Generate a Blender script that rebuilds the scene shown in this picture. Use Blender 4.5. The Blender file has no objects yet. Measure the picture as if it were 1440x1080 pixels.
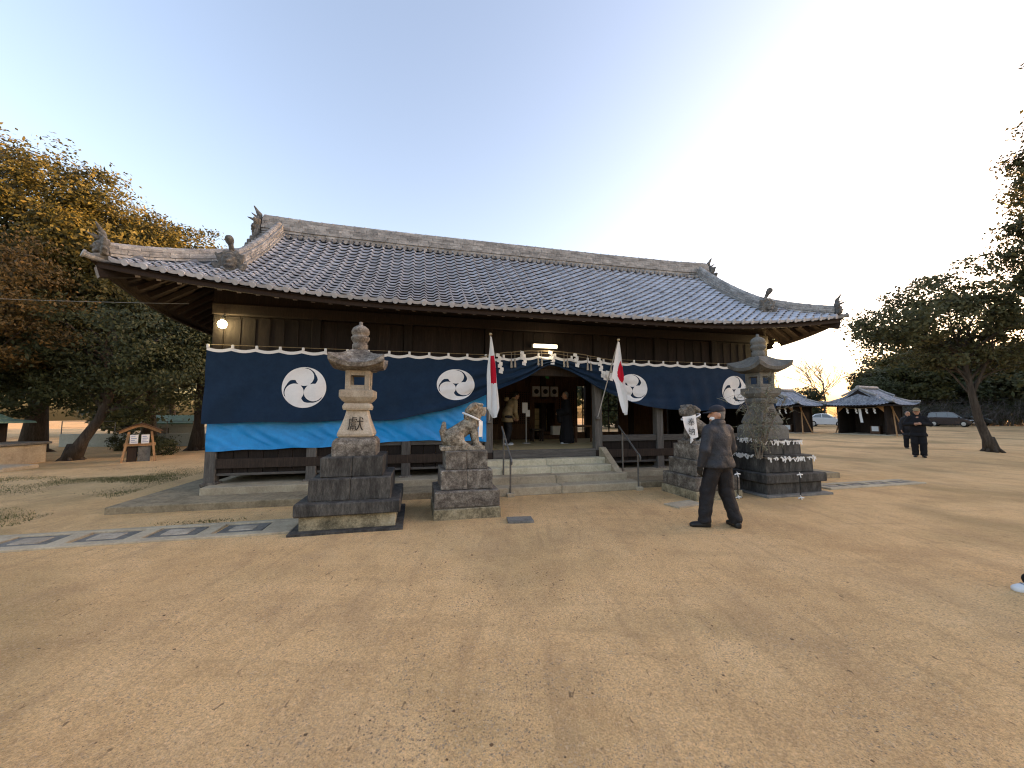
import bpy, bmesh, math, random, time
import numpy as np
from mathutils import Vector, Matrix
rnd = random.Random(7); npr = np.random.default_rng(7)
R = math.radians
scn = bpy.context.scene
# ---------------------------------------------------------------- camera, sky, sun, exposure
cam_d = bpy.data.cameras.new('camera'); cam = bpy.data.objects.new('camera', cam_d)
scn.collection.objects.link(cam); scn.camera = cam
cam_d.sensor_width = 36; cam_d.lens = 36 * 541 / 1440; cam_d.clip_start = .05; cam_d.clip_end = 3000
cam.location = (0, 0, 1.6); cam.rotation_euler = (R(90 + 4.44), 0, 0)
SUN_AZ, SUN_EL = R(75), R(3.0)
wd = bpy.data.worlds.new('World'); scn.world = wd; wd.use_nodes = True
nt = wd.node_tree
sky = nt.nodes.new('ShaderNodeTexSky'); sky.sky_type = 'NISHITA'; sky.sun_disc = False
sky.sun_elevation = R(4.5); sky.sun_rotation = SUN_AZ
sky.air_density = 1.0; sky.dust_density = 3.2; sky.ozone_density = .8; sky.altitude = 50
bg = nt.nodes['Background']; bg.inputs['Strength'].default_value = .15
hsv = nt.nodes.new('ShaderNodeHueSaturation'); hsv.inputs['Saturation'].default_value = .9
nt.links.new(sky.outputs[0], hsv.inputs['Color']); tint = nt.nodes.new('ShaderNodeMix'); tint.data_type = 'RGBA'; tint.blend_type = 'MULTIPLY'; tint.inputs['Factor'].default_value = 1; tint.inputs['B'].default_value = (1.02, .965, 1.09, 1)
nt.links.new(hsv.outputs[0], tint.inputs['A']); nt.links.new(tint.outputs['Result'], bg.inputs['Color'])
sun_d = bpy.data.lights.new('sun', 'SUN'); sun = bpy.data.objects.new('sun', sun_d); scn.collection.objects.link(sun)
sun_d.energy = 5.0; sun_d.angle = R(.6); sun_d.color = (1, .49, .13)
sdir = Vector((math.sin(SUN_AZ) * math.cos(SUN_EL), math.cos(SUN_AZ) * math.cos(SUN_EL), math.sin(SUN_EL)))
sun.rotation_euler = sdir.to_track_quat('Z', 'Y').to_euler(); sun.location = sdir * 80
vs = scn.view_settings
vs.view_transform = 'Standard'; vs.look = 'None'; vs.gamma = 1; vs.use_curve_mapping = False
vs.exposure = 2.62
scn.cycles.pixel_filter_type = 'BLACKMAN_HARRIS'; scn.cycles.filter_width = 1.15

# ---------------------------------------------------------------- helpers
COL = scn.collection
def mesh_obj(name, me, mats=None, parent=None):
    o = bpy.data.objects.new(name, me); COL.objects.link(o)
    if mats:
        for m in (mats if isinstance(mats, (list, tuple)) else [mats]): me.materials.append(m)
    if parent: o.parent = parent
    return o
def tag(o, label=None, cat=None, group=None, kind=None):
    if label: o['label'] = label
    if cat: o['category'] = cat
    if group: o['group'] = group
    if kind: o['kind'] = kind
    return o
def thing(name, label, cat, loc=(0, 0, 0), rz=0, group=None):
    o = bpy.data.objects.new(name, None); COL.objects.link(o)
    o.empty_display_size = .1; o.location = loc; o.rotation_euler = (0, 0, rz)
    return tag(o, label, cat, group)
def copy_tree(o, parent=None):
    c = o.copy(); COL.objects.link(c); c.parent = parent
    for ch in list(o.children): copy_tree(ch, c)
    return c
class MB:
    def __init__(s): s.v = []; s.f = []; s.m = []
    def add(s, vs, fs, m=0):
        n = len(s.v); s.v += [tuple(p) for p in vs]; s.f += [tuple(i + n for i in f) for f in fs]; s.m += [m] * len(fs); return s
    def box(s, x0, x1, y0, y1, z0, z1, m=0, T=None):
        vs = [(x, y, z) for z in (z0, z1) for y in (y0, y1) for x in (x0, x1)]
        if T: vs = [T @ Vector(p) for p in vs]
        return s.add(vs, [(0, 2, 3, 1), (4, 5, 7, 6), (0, 1, 5, 4), (2, 6, 7, 3), (0, 4, 6, 2), (1, 3, 7, 5)], m)
    def cbox(s, x0, x1, y0, y1, z0, z1, c=.015, j=0, m=0, T=None, taper=0):
        cx, cy, cz = (x0 + x1) / 2, (y0 + y1) / 2, (z0 + z1) / 2; h = ((x1 - x0) / 2, (y1 - y0) / 2, (z1 - z0) / 2)
        vs = []; ix = {}
        for sx in (-1, 1):
            for sy in (-1, 1):
                for sz in (-1, 1):
                    for k in range(3):
                        sg = (sx, sy, sz); tp = 1 - taper * (sz + 1) / 2
                        p = [sg[a] * (h[a] if a == k else h[a] - c) for a in range(3)]
                        p = [cx + p[0] * tp + rnd.uniform(-j, j), cy + p[1] * tp + rnd.uniform(-j, j), cz + p[2] + rnd.uniform(-j, j)]
                        ix[(sx, sy, sz, k)] = len(vs); vs.append(T @ Vector(p) if T else p)
        fs = []
        for k in range(3):
            a, b = [(1, 2), (2, 0), (0, 1)][k]
            for sg in (-1, 1):
                q = []
                for (sa, sb) in ((-1, -1), (1, -1), (1, 1), (-1, 1)):
                    t = [0, 0, 0]; t[k] = sg; t[a] = sa; t[b] = sb; q.append(ix[(t[0], t[1], t[2], k)])
                fs.append(q if sg > 0 else q[::-1])
        for k in range(3):
            a, b = [(1, 2), (2, 0), (0, 1)][k]
            for sa in (-1, 1):
                for sb in (-1, 1):
                    t0 = [0, 0, 0]; t1 = [0, 0, 0]; t0[k] = -1; t1[k] = 1
                    for t in (t0, t1): t[a] = sa; t[b] = sb
                    q = [ix[(*t0, a)], ix[(*t1, a)], ix[(*t1, b)], ix[(*t0, b)]]
                    fs.append(q if sa * sb > 0 else q[::-1])
        for sx in (-1, 1):
            for sy in (-1, 1):
                for sz in (-1, 1):
                    q = [ix[(sx, sy, sz, k)] for k in range(3)]; fs.append(q if sx * sy * sz > 0 else q[::-1])
        return s.add(vs, fs, m)
    def tube(s, path, rad, n=8, m=0, cap=True):
        path = [Vector(p) for p in path]; k = len(path)
        if not isinstance(rad, (list, tuple)): rad = [rad] * k
        vs = []; fs = []; up = None
        for i, p in enumerate(path):
            d = (path[min(i + 1, k - 1)] - path[max(i - 1, 0)]).normalized()
            if up is None: up = d.orthogonal().normalized()
            up = (up - d * up.dot(d)).normalized(); sd = d.cross(up)
            for a in range(n):
                an = 2 * math.pi * a / n; vs.append(p + (up * math.cos(an) + sd * math.sin(an)) * rad[i])
        for i in range(k - 1):
            for a in range(n):
                b = (a + 1) % n; fs.append((i * n + a, i * n + b, (i + 1) * n + b, (i + 1) * n + a))
        if cap: fs += [tuple(range(n))[::-1], tuple((k - 1) * n + a for a in range(n))]
        return s.add(vs, fs, m)
    def loft(s, rings, m=0, cap=True, closed=True):
        n = len(rings[0]); vs = [p for r in rings for p in r]; fs = []
        for i in range(len(rings) - 1):
            for a in range(n if closed else n - 1):
                b = (a + 1) % n; fs.append((i * n + a, i * n + b, (i + 1) * n + b, (i + 1) * n + a))
        if cap: fs += [tuple(range(n))[::-1], tuple((len(rings) - 1) * n + a for a in range(n))]
        return s.add(vs, fs, m)
    def lathe(s, prof, n=16, c=(0, 0, 0), m=0, ph=0):
        return s.loft([[(c[0] + r * math.cos(ph + 2 * math.pi * a / n), c[1] + r * math.sin(ph + 2 * math.pi * a / n), c[2] + z) for a in range(n)] for r, z in prof], m)
    def sq(s, prof, m=0):      # square rings (half width, z) with trimmed corners
        rings = []
        for h, z in prof:
            c = min(.06 * h, .02); rings.append([(h, h - c, z), (h - c, h, z), (-h + c, h, z), (-h, h - c, z), (-h, -h + c, z), (-h + c, -h, z), (h - c, -h, z), (h, -h + c, z)])
        return s.loft(rings, m)
    def grid(s, fn, nu, nv, m=0, u0=0, u1=1, v0=0, v1=1, mf=None):
        vs = [fn(u0 + (u1 - u0) * i / nu, v0 + (v1 - v0) * j / nv) for j in range(nv + 1) for i in range(nu + 1)]
        n = len(s.v); s.v += [tuple(p) for p in vs]
        for j in range(nv):
            for i in range(nu):
                a = j * (nu + 1) + i + n; s.f.append((a, a + 1, a + nu + 2, a + nu + 1))
                s.m.append(mf(u0 + (u1 - u0) * (i + .5) / nu, v0 + (v1 - v0) * (j + .5) / nv) if mf else m)
        return s
    def xf(s, T): s.v = [tuple(T @ Vector(p)) for p in s.v]; return s
    def build(s, name, mats, parent=None, smooth=False, fix=False):
        me = bpy.data.meshes.new(name); me.from_pydata(s.v, [], s.f)
        if any(s.m): me.polygons.foreach_set('material_index', s.m)
        if fix:
            bm = bmesh.new(); bm.from_mesh(me); bmesh.ops.recalc_face_normals(bm, faces=bm.faces); bm.to_mesh(me); bm.free()
        if smooth is True: me.polygons.foreach_set('use_smooth', [True] * len(s.f))
        o = mesh_obj(name, me, mats, parent)
        if smooth and smooth is not True: me.shade_smooth_by_angle(smooth) if hasattr(me, 'shade_smooth_by_angle') else me.set_sharp_from_angle(angle=smooth)
        return o
def smooth_by(o, ang):
    me = o.data; me.polygons.foreach_set('use_smooth', [True] * len(me.polygons)); me.set_sharp_from_angle(angle=ang)
    return o

# ---- signed distance shapes -> one continuous mesh (surface nets)
def sdf_mesh(name, prims, h, k, mats, parent=None, bump=None, cut=None):
    lo = np.full(3, 1e9); hi = -lo
    for p in prims:
        if p[0] == 'c':
            for q, r in ((p[1], p[3]), (p[2], p[4])): q = np.array(q, float); lo = np.minimum(lo, q - r); hi = np.maximum(hi, q + r)
        else:
            r = max(p[2]) * 1.2 if len(p) > 3 and p[3] is not None else np.array(p[2]); q = np.array(p[1], float); lo = np.minimum(lo, q - r); hi = np.maximum(hi, q + r)
    lo -= 3 * h + .01; hi += 3 * h + .01
    n = np.ceil((hi - lo) / h).astype(int) + 1
    ax = [lo[a] + h * np.arange(n[a]) for a in range(3)]
    F = np.full(n, .5)
    def ev(p, P):
        if p[0] == 'c':
            a = np.array(p[1], float); b = np.array(p[2], float); ab = b - a; L = max(ab @ ab, 1e-9)
            t = np.clip(((P - a) @ ab) / L, 0, 1); d = np.linalg.norm(P - a - t[..., None] * ab, axis=-1)
            return d - (p[3] + (p[4] - p[3]) * t)
        q = P - np.array(p[1], float)
        if len(p) > 3 and p[3] is not None: q = q @ np.array(p[3])
        r = np.array(p[2], float)
        if p[0] == 'e':
            k0 = np.linalg.norm(q / r, axis=-1); k1 = np.linalg.norm(q / (r * r), axis=-1); return k0 * (k0 - 1) / np.maximum(k1, 1e-6)
        rr = min(r) * .3; d = np.abs(q) - (r - rr)
        return np.linalg.norm(np.maximum(d, 0), axis=-1) + np.minimum(d.max(-1), 0) - rr
    def bb(p):
        m = k * 1.5 + 2 * h
        if p[0] == 'c':
            a = np.array(p[1], float); b = np.array(p[2], float); rr = max(p[3], p[4]) + m; l = np.minimum(a, b) - rr; u = np.maximum(a, b) + rr
        else:
            rr = max(p[2]) * 1.75 + m; l = np.array(p[1], float) - rr; u = np.array(p[1], float) + rr
        i0 = np.clip(((l - lo) / h).astype(int), 0, n); i1 = np.clip(np.ceil((u - lo) / h).astype(int) + 1, 0, n)
        return tuple(slice(a, b) for a, b in zip(i0, i1))
    for p in prims:
        sl = bb(p); P = np.stack(np.meshgrid(ax[0][sl[0]], ax[1][sl[1]], ax[2][sl[2]], indexing='ij'), -1)
        d = ev(p, P); f = F[sl]; hh = np.clip(.5 + .5 * (f - d) / k, 0, 1)
        F[sl] = f + (d - f) * hh - k * hh * (1 - hh)
    if bump is not None or cut is not None:
        P = np.stack(np.meshgrid(*ax, indexing='ij'), -1)
        if bump is not None: F = F + bump(P)
        if cut is not None: F = np.maximum(F, cut(P))
    s = F < 0
    c8 = [s[i:n[0] - 1 + i, j:n[1] - 1 + j, l:n[2] - 1 + l] for i in (0, 1) for j in (0, 1) for l in (0, 1)]
    anyv = np.logical_or.reduce(c8); allv = np.logical_and.reduce(c8); mask = anyv & ~allv
    idx = np.full(mask.shape, -1); idx[mask] = np.arange(mask.sum()); cell = np.argwhere(mask)
    pos = np.zeros((len(cell), 3)); cnt = np.zeros(len(cell))
    cor = [(0, 0, 0), (1, 0, 0), (0, 1, 0), (1, 1, 0), (0, 0, 1), (1, 0, 1), (0, 1, 1), (1, 1, 1)]
    val = {c: F[tuple((cell + np.array(c)).T)] for c in cor}
    for a in cor:
        for d in range(3):
            if a[d]: continue
            b = list(a); b[d] = 1; b = tuple(b); va, vb = val[a], val[b]; x = (va < 0) != (vb < 0)
            t = va[x] / (va[x] - vb[x]); pt = np.array(a, float)[None].repeat(x.sum(), 0); pt[:, d] += t
            pos[x] += pt; cnt[x] += 1
    pos = lo + h * (cell + pos / cnt[:, None])
    faces = []
    for d in range(3):
        e = [slice(None)] * 3; e2 = list(e); e[d] = slice(0, n[d] - 1); e2[d] = slice(1, n[d])
        x = s[tuple(e)] != s[tuple(e2)]; st = s[tuple(e)]
        pts = np.argwhere(x); a, b = [(1, 2), (2, 0), (0, 1)][d]
        ok = (pts[:, a] > 0) & (pts[:, b] > 0) & (pts[:, a] < n[a] - 1) & (pts[:, b] < n[b] - 1); pts = pts[ok]
        q = []
        for da, db in ((-1, -1), (0, -1), (0, 0), (-1, 0)):
            pp = pts.copy(); pp[:, a] += da; pp[:, b] += db; q.append(idx[tuple(pp.T)])
        q = np.stack(q, 1); fl = ~st[tuple(pts.T)]; q[fl] = q[fl][:, ::-1]; faces.append(q)
    faces = np.concatenate(faces)
    me = np_mesh(name, pos, faces); me.polygons.foreach_set('use_smooth', np.ones(len(faces), bool))
    return mesh_obj(name, me, mats, parent)
def np_mesh(name, V, Fq):
    me = bpy.data.meshes.new(name); V = np.asarray(V, np.float32); Fq = np.asarray(Fq, np.int32); k = Fq.shape[1]
    me.vertices.add(len(V)); me.vertices.foreach_set('co', V.ravel())
    me.loops.add(Fq.size); me.loops.foreach_set('vertex_index', Fq.ravel())
    me.polygons.add(len(Fq)); me.polygons.foreach_set('loop_start', np.arange(0, Fq.size, k, dtype=np.int32))
    me.update(calc_edges=True); me.validate()
    return me
def march(field, x0, x1, y0, y1, n):     # 2D shape {field>0} -> polygons
    xs = np.linspace(x0, x1, n + 1); ys = np.linspace(y0, y1, n + 1); X, Y = np.meshgrid(xs, ys, indexing='ij'); f = field(X, Y); out = []
    for i in range(n):
        for j in range(n):
            c = [(i, j), (i + 1, j), (i + 1, j + 1), (i, j + 1)]; v = [f[a] for a in c]
            if max(v) <= 0: continue
            poly = []
            for k in range(4):
                a, b = c[k], c[(k + 1) % 4]; fa, fb = v[k], v[(k + 1) % 4]
                if fa > 0: poly.append((X[a], Y[a]))
                if (fa > 0) != (fb > 0): t = fa / (fa - fb); poly.append((X[a] + (X[b] - X[a]) * t, Y[a] + (Y[b] - Y[a]) * t))
            if len(poly) > 2: out.append(poly)
    return out
def glyph(text, size):                    # flat letter mesh from the built-in typeface, centred
    cu = bpy.data.curves.new('glyph', 'FONT'); cu.body = text; cu.size = size; cu.align_x = 'CENTER'; cu.align_y = 'CENTER'; cu.resolution_u = 3
    o = bpy.data.objects.new('glyph', cu); COL.objects.link(o); bpy.context.view_layer.update()
    me = bpy.data.meshes.new_from_object(o.evaluated_get(bpy.context.evaluated_depsgraph_get()))
    vs = [tuple(v.co) for v in me.vertices]; fs = [tuple(p.vertices) for p in me.polygons]
    bpy.data.objects.remove(o); bpy.data.curves.remove(cu); bpy.data.meshes.remove(me)
    if vs:
        xs = [p[0] for p in vs]; ys = [p[1] for p in vs]; cx = (min(xs) + max(xs)) / 2; cy = (min(ys) + max(ys)) / 2
        vs = [(p[0] - cx, p[1] - cy, 0) for p in vs]
    return vs, fs

# ---------------------------------------------------------------- materials
def pm(name, cols, scale=4, rough=.8, bump=.15, bscale=None, stretch=(1, 1, 1), fine=.25, spec=.3, rand=.12, island=0, detail=6, rvar=0, lo=.3, hi=.72, metal=0, coat=0):
    m = bpy.data.materials.new(name); m.use_nodes = True; t = m.node_tree; N = t.nodes; L = t.links
    b = N['Principled BSDF']; b.inputs['Roughness'].default_value = rough; b.inputs['Specular IOR Level'].default_value = spec; b.inputs['Metallic'].default_value = metal
    b.inputs['Coat Weight'].default_value = coat
    tc = N.new('ShaderNodeTexCoord'); mp = N.new('ShaderNodeMapping'); mp.inputs['Scale'].default_value = stretch
    oi = N.new('ShaderNodeObjectInfo'); L.new(tc.outputs['Object'], mp.inputs['Vector'])
    of = N.new('ShaderNodeVectorMath'); of.operation = 'MULTIPLY_ADD'; L.new(oi.outputs['Random'], of.inputs[0]); of.inputs[1].default_value = (17, 31, 23); L.new(mp.outputs[0], of.inputs[2])
    n1 = N.new('ShaderNodeTexNoise'); n1.inputs['Scale'].default_value = scale; n1.inputs['Detail'].default_value = detail; n1.inputs['Roughness'].default_value = .85
    n2 = N.new('ShaderNodeTexNoise'); n2.inputs['Scale'].default_value = bscale or scale * 7; n2.inputs['Detail'].default_value = 5; n2.inputs['Roughness'].default_value = .65
    for n in (n1, n2): L.new(of.outputs[0], n.inputs['Vector'])
    r = N.new('ShaderNodeValToRGB'); e = r.color_ramp; k = len(cols)
    e.elements[0].position = lo; e.elements[1].position = hi; e.elements[0].color = (*cols[0], 1); e.elements[1].color = (*cols[-1], 1)
    for i in range(1, k - 1): x = e.elements.new(lo + (hi - lo) * i / (k - 1)); x.color = (*cols[i], 1)
    L.new(n1.outputs['Fac'], r.inputs['Fac'])
    mr = N.new('ShaderNodeMapRange'); mr.inputs['From Min'].default_value = .25; mr.inputs['From Max'].default_value = .75; mr.inputs['To Min'].default_value = 1 - fine; mr.inputs['To Max'].default_value = 1 + fine
    L.new(n2.outputs['Fac'], mr.inputs['Value'])
    mr2 = N.new('ShaderNodeMapRange'); mr2.inputs['To Min'].default_value = 1 - rand; mr2.inputs['To Max'].default_value = 1 + rand
    if island: g = N.new('ShaderNodeNewGeometry'); L.new(g.outputs['Random Per Island'], mr2.inputs['Value'])
    else: L.new(oi.outputs['Random'], mr2.inputs['Value'])
    mu = N.new('ShaderNodeMath'); mu.operation = 'MULTIPLY'; L.new(mr.outputs[0], mu.inputs[0]); L.new(mr2.outputs[0], mu.inputs[1])
    vm = N.new('ShaderNodeVectorMath'); vm.operation = 'SCALE'; L.new(r.outputs['Color'], vm.inputs[0]); L.new(mu.outputs[0], vm.inputs['Scale'])
    L.new(vm.outputs[0], b.inputs['Base Color'])
    if rvar:
        mq = N.new('ShaderNodeMapRange'); mq.inputs['To Min'].default_value = rough - rvar; mq.inputs['To Max'].default_value = rough + rvar; L.new(n1.outputs['Fac'], mq.inputs['Value']); L.new(mq.outputs[0], b.inputs['Roughness'])
    if bump:
        bp = N.new('ShaderNodeBump'); bp.inputs['Strength'].default_value = bump; bp.inputs['Distance'].default_value = .02; L.new(n2.outputs['Fac'], bp.inputs['Height']); L.new(bp.outputs[0], b.inputs['Normal'])
    return m
def leafmat(name, a, b_, c, trans=.3):
    m = bpy.data.materials.new(name); m.use_nodes = True; t = m.node_tree; N = t.nodes; L = t.links
    b = N['Principled BSDF']; b.inputs['Roughness'].default_value = .55; b.inputs['Specular IOR Level'].default_value = .25
    g = N.new('ShaderNodeNewGeometry'); r = N.new('ShaderNodeValToRGB'); r.color_ramp.elements[0].color = (*a, 1); r.color_ramp.elements[1].color = (*c, 1)
    x = r.color_ramp.elements.new(.55); x.color = (*b_, 1)
    n = N.new('ShaderNodeTexNoise'); n.inputs['Scale'].default_value = .7; n.inputs['Detail'].default_value = 3; tc = N.new('ShaderNodeTexCoord'); L.new(tc.outputs['Object'], n.inputs['Vector'])
    mx = N.new('ShaderNodeMath'); mx.operation = 'MULTIPLY_ADD'; L.new(g.outputs['Random Per Island'], mx.inputs[0]); mx.inputs[1].default_value = .6
    ad = N.new('ShaderNodeMath'); ad.operation = 'MULTIPLY_ADD'; L.new(n.outputs['Fac'], ad.inputs[0]); ad.inputs[1].default_value = 1.2; ad.inputs[2].default_value = -.4
    L.new(ad.outputs[0], mx.inputs[2]); L.new(mx.outputs[0], r.inputs['Fac']); L.new(r.outputs[0], b.inputs['Base Color'])
    tr = N.new('ShaderNodeBsdfTranslucent'); L.new(r.outputs[0], tr.inputs['Color']); mxs = N.new('ShaderNodeMixShader'); mxs.inputs[0].default_value = trans
    L.new(b.outputs[0], mxs.inputs[1]); L.new(tr.outputs[0], mxs.inputs[2]); L.new(mxs.outputs[0], N['Material Output'].inputs['Surface'])
    return m
def emit(name, col, st):
    m = bpy.data.materials.new(name); m.use_nodes = True; b = m.node_tree.nodes['Principled BSDF']
    b.inputs['Base Color'].default_value = (.8, .8, .8, 1); b.inputs['Emission Color'].default_value = (*col, 1); b.inputs['Emission Strength'].default_value = st
    return m
def glassmat(name, col, rough=.08):
    return pm(name, [col, tuple(c * 1.3 for c in col)], 2, rough, 0, spec=.6, fine=.02, rand=.02)
M = {}
M['granite'] = pm('granite', [(.20, .17, .13), (.36, .31, .24), (.46, .41, .33)], 5, .85, .25, 60, fine=.22)
M['granite_weathered'] = pm('granite_weathered', [(.04, .035, .03), (.11, .095, .08), (.22, .20, .17), (.44, .42, .37)], 7, .9, .4, 40, fine=.35, lo=.34, hi=.72)
M['granite_black'] = pm('granite_black', [(.022, .022, .021), (.05, .048, .045), (.10, .097, .088), (.26, .25, .22)], 3.2, .88, .35, 34, stretch=(1.6, 1.6, .45), fine=.3, lo=.35, hi=.76)
M['granite_mossy'] = pm('granite_mossy', [(.045, .043, .03), (.15, .13, .085), (.30, .26, .17), (.36, .33, .25)], 3.5, .92, .4, 30, fine=.3, lo=.32, hi=.7)
M['granite_grey'] = pm('granite_grey', [(.075, .073, .066), (.15, .145, .13), (.23, .22, .195)], 4, .9, .35, 40, fine=.3)
M['concrete'] = pm('concrete', [(.24, .20, .14), (.37, .315, .225), (.46, .40, .29)], 1.8, .9, .18, 30, fine=.18)
M['concrete_stained'] = pm('concrete_stained', [(.13, .105, .065), (.25, .205, .135), (.36, .30, .20)], 2.5, .92, .25, 24, fine=.25)
M['step_pale'] = pm('step_pale', [(.33, .30, .21), (.48, .44, .32), (.57, .53, .41)], 2.2, .85, .2, 26, fine=.2, rand=.15)
M['tile'] = pm('smoked_roof_tile', [(.30, .32, .365), (.42, .445, .50), (.52, .545, .60)], 1.6, .36, .05, 26, fine=.10, spec=.6, rand=.14, rvar=.12)
M['tile_stuff'] = pm('smoked_roof_tile_far', [(.30, .32, .365), (.42, .445, .50), (.52, .545, .60)], 1.6, .36, .05, 26, fine=.10, spec=.6, rand=.14, island=1, rvar=.12)
M['tile_ridge'] = pm('weathered_ridge_tile', [(.11, .11, .11), (.29, .285, .275), (.46, .455, .44)], 6, .65, .15, 40, fine=.25, spec=.35, rand=.25, island=1)
M['tile_orn'] = pm('weathered_ornament_tile', [(.035, .034, .032), (.11, .108, .10), (.26, .255, .24)], 9, .75, .3, 50, fine=.3)
M['wood_dark'] = pm('aged_dark_wood', [(.012, .0085, .0065), (.028, .019, .014), (.05, .034, .025)], 5, .8, .25, 30, stretch=(6, 6, .5), fine=.3, rand=.3)
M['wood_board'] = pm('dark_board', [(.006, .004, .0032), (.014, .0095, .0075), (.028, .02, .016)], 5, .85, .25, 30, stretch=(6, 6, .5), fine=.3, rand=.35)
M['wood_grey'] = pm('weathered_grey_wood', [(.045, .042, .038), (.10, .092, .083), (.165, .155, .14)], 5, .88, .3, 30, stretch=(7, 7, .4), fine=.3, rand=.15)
M['wood_grey_h'] = pm('weathered_grey_rail', [(.045, .042, .038), (.09, .083, .075), (.15, .14, .125)], 5, .88, .3, 30, stretch=(.4, 7, 7), fine=.3, rand=.15)
M['wood_raft'] = pm('rafter_wood', [(.012, .0075, .0055), (.024, .015, .011), (.042, .028, .021)], 5, .85, .2, 30, stretch=(6, .5, 6), fine=.3, rand=.3)
M['wood_end'] = pm('pale_rafter_end', [(.18, .16, .15), (.34, .31, .29), (.46, .43, .40)], 12, .85, .2, fine=.3, rand=.4)
M['wood_tan'] = pm('tan_timber', [(.22, .12, .055), (.36, .21, .10), (.45, .28, .145)], 4, .75, .15, 30, stretch=(5, 5, .6), fine=.2)
M['wood_brown'] = pm('brown_timber', [(.05, .026, .015), (.10, .052, .028), (.15, .085, .045)], 4, .7, .15, 30, stretch=(5, 5, .6), fine=.25)
M['tatami'] = pm('tatami_mat', [(.38, .30, .15), (.50, .39, .20), (.58, .46, .25)], 3, .85, .2, 60, stretch=(.4, 6, 1), fine=.2)
M['navy'] = pm('navy_cotton', [(.008, .021, .046), (.011, .028, .060), (.014, .035, .072)], 3, .8, .12, 260, fine=.12, spec=.15, rand=0)
M['white_cloth'] = pm('white_cotton', [(.66, .66, .66), (.74, .74, .74), (.8, .8, .79)], 3, .9, .1, 200, fine=.06, spec=.15, rand=.03)
M['red_cloth'] = pm('red_cotton', [(.5, .012, .03), (.58, .016, .04)], 3, .9, .1, 200, fine=.06, spec=.15, rand=0)
M['tarp'] = pm('blue_tarpaulin', [(.003, .19, .50), (.004, .25, .64), (.006, .31, .74)], 2.2, .42, .05, 160, fine=.08, spec=.5, rand=0)
M['paper'] = pm('white_paper', [(.7, .7, .69), (.8, .8, .79)], 6, .85, 0, fine=.04, rand=.05)
M['straw'] = pm('straw_rope', [(.16, .12, .07), (.30, .24, .15)], 20, .9, .3, 90, fine=.3)
M['tassel'] = pm('straw_tassel', [(.22, .2, .17), (.38, .35, .31)], 20, .9, .3, 90, stretch=(6, 6, .4), fine=.3)
M['steel'] = pm('worn_steel', [(.12, .115, .11), (.2, .195, .185)], 12, .5, .05, fine=.15, metal=.7, spec=.5)
M['pole'] = pm('pale_flag_pole', [(.35, .33, .3), (.45, .43, .4)], 6, .5, 0, fine=.05)
M['brass'] = pm('gilt_finial', [(.5, .42, .28), (.65, .56, .4)], 6, .3, 0, fine=.05, metal=.8)
M['ink'] = pm('black_ink', [(.012, .012, .012), (.02, .02, .02)], 6, .8, 0, fine=.02)
M['carve'] = pm('painted_carving', [(.02, .018, .015), (.06, .05, .04)], 30, .9, .2, fine=.2)
M['bark'] = pm('bark', [(.022, .017, .013), (.055, .043, .033), (.10, .082, .065)], 3, .95, .6, 14, stretch=(3, 3, .5), fine=.35)
M['twig'] = pm('bare_twig', [(.12, .10, .08), (.24, .2, .16)], 3, .95, .3, fine=.3, island=1, rand=.3)
M['twig_grey'] = pm('grey_brushwood', [(.09, .083, .075), (.18, .165, .15)], 2, .95, .2, fine=.3, island=1, rand=.4)
M['leaf_green'] = leafmat('evergreen_leaf', (.024, .029, .010), (.062, .062, .020), (.13, .108, .034), .38)
M['leaf_brown'] = leafmat('bronze_leaf', (.035, .028, .009), (.085, .058, .018), (.16, .095, .03))
M['leaf_dark'] = leafmat('dark_leaf', (.024, .031, .014), (.055, .066, .028), (.10, .108, .048))
M['leaf_olive'] = leafmat('olive_leaf', (.034, .038, .016), (.08, .082, .036), (.14, .13, .06))
M['leaf_bamboo'] = leafmat('bamboo_leaf', (.12, .125, .085), (.2, .2, .14), (.32, .31, .23), .2)
M['grass'] = leafmat('grass_blade', (.06, .065, .02), (.12, .12, .04), (.22, .19, .08))
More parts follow.
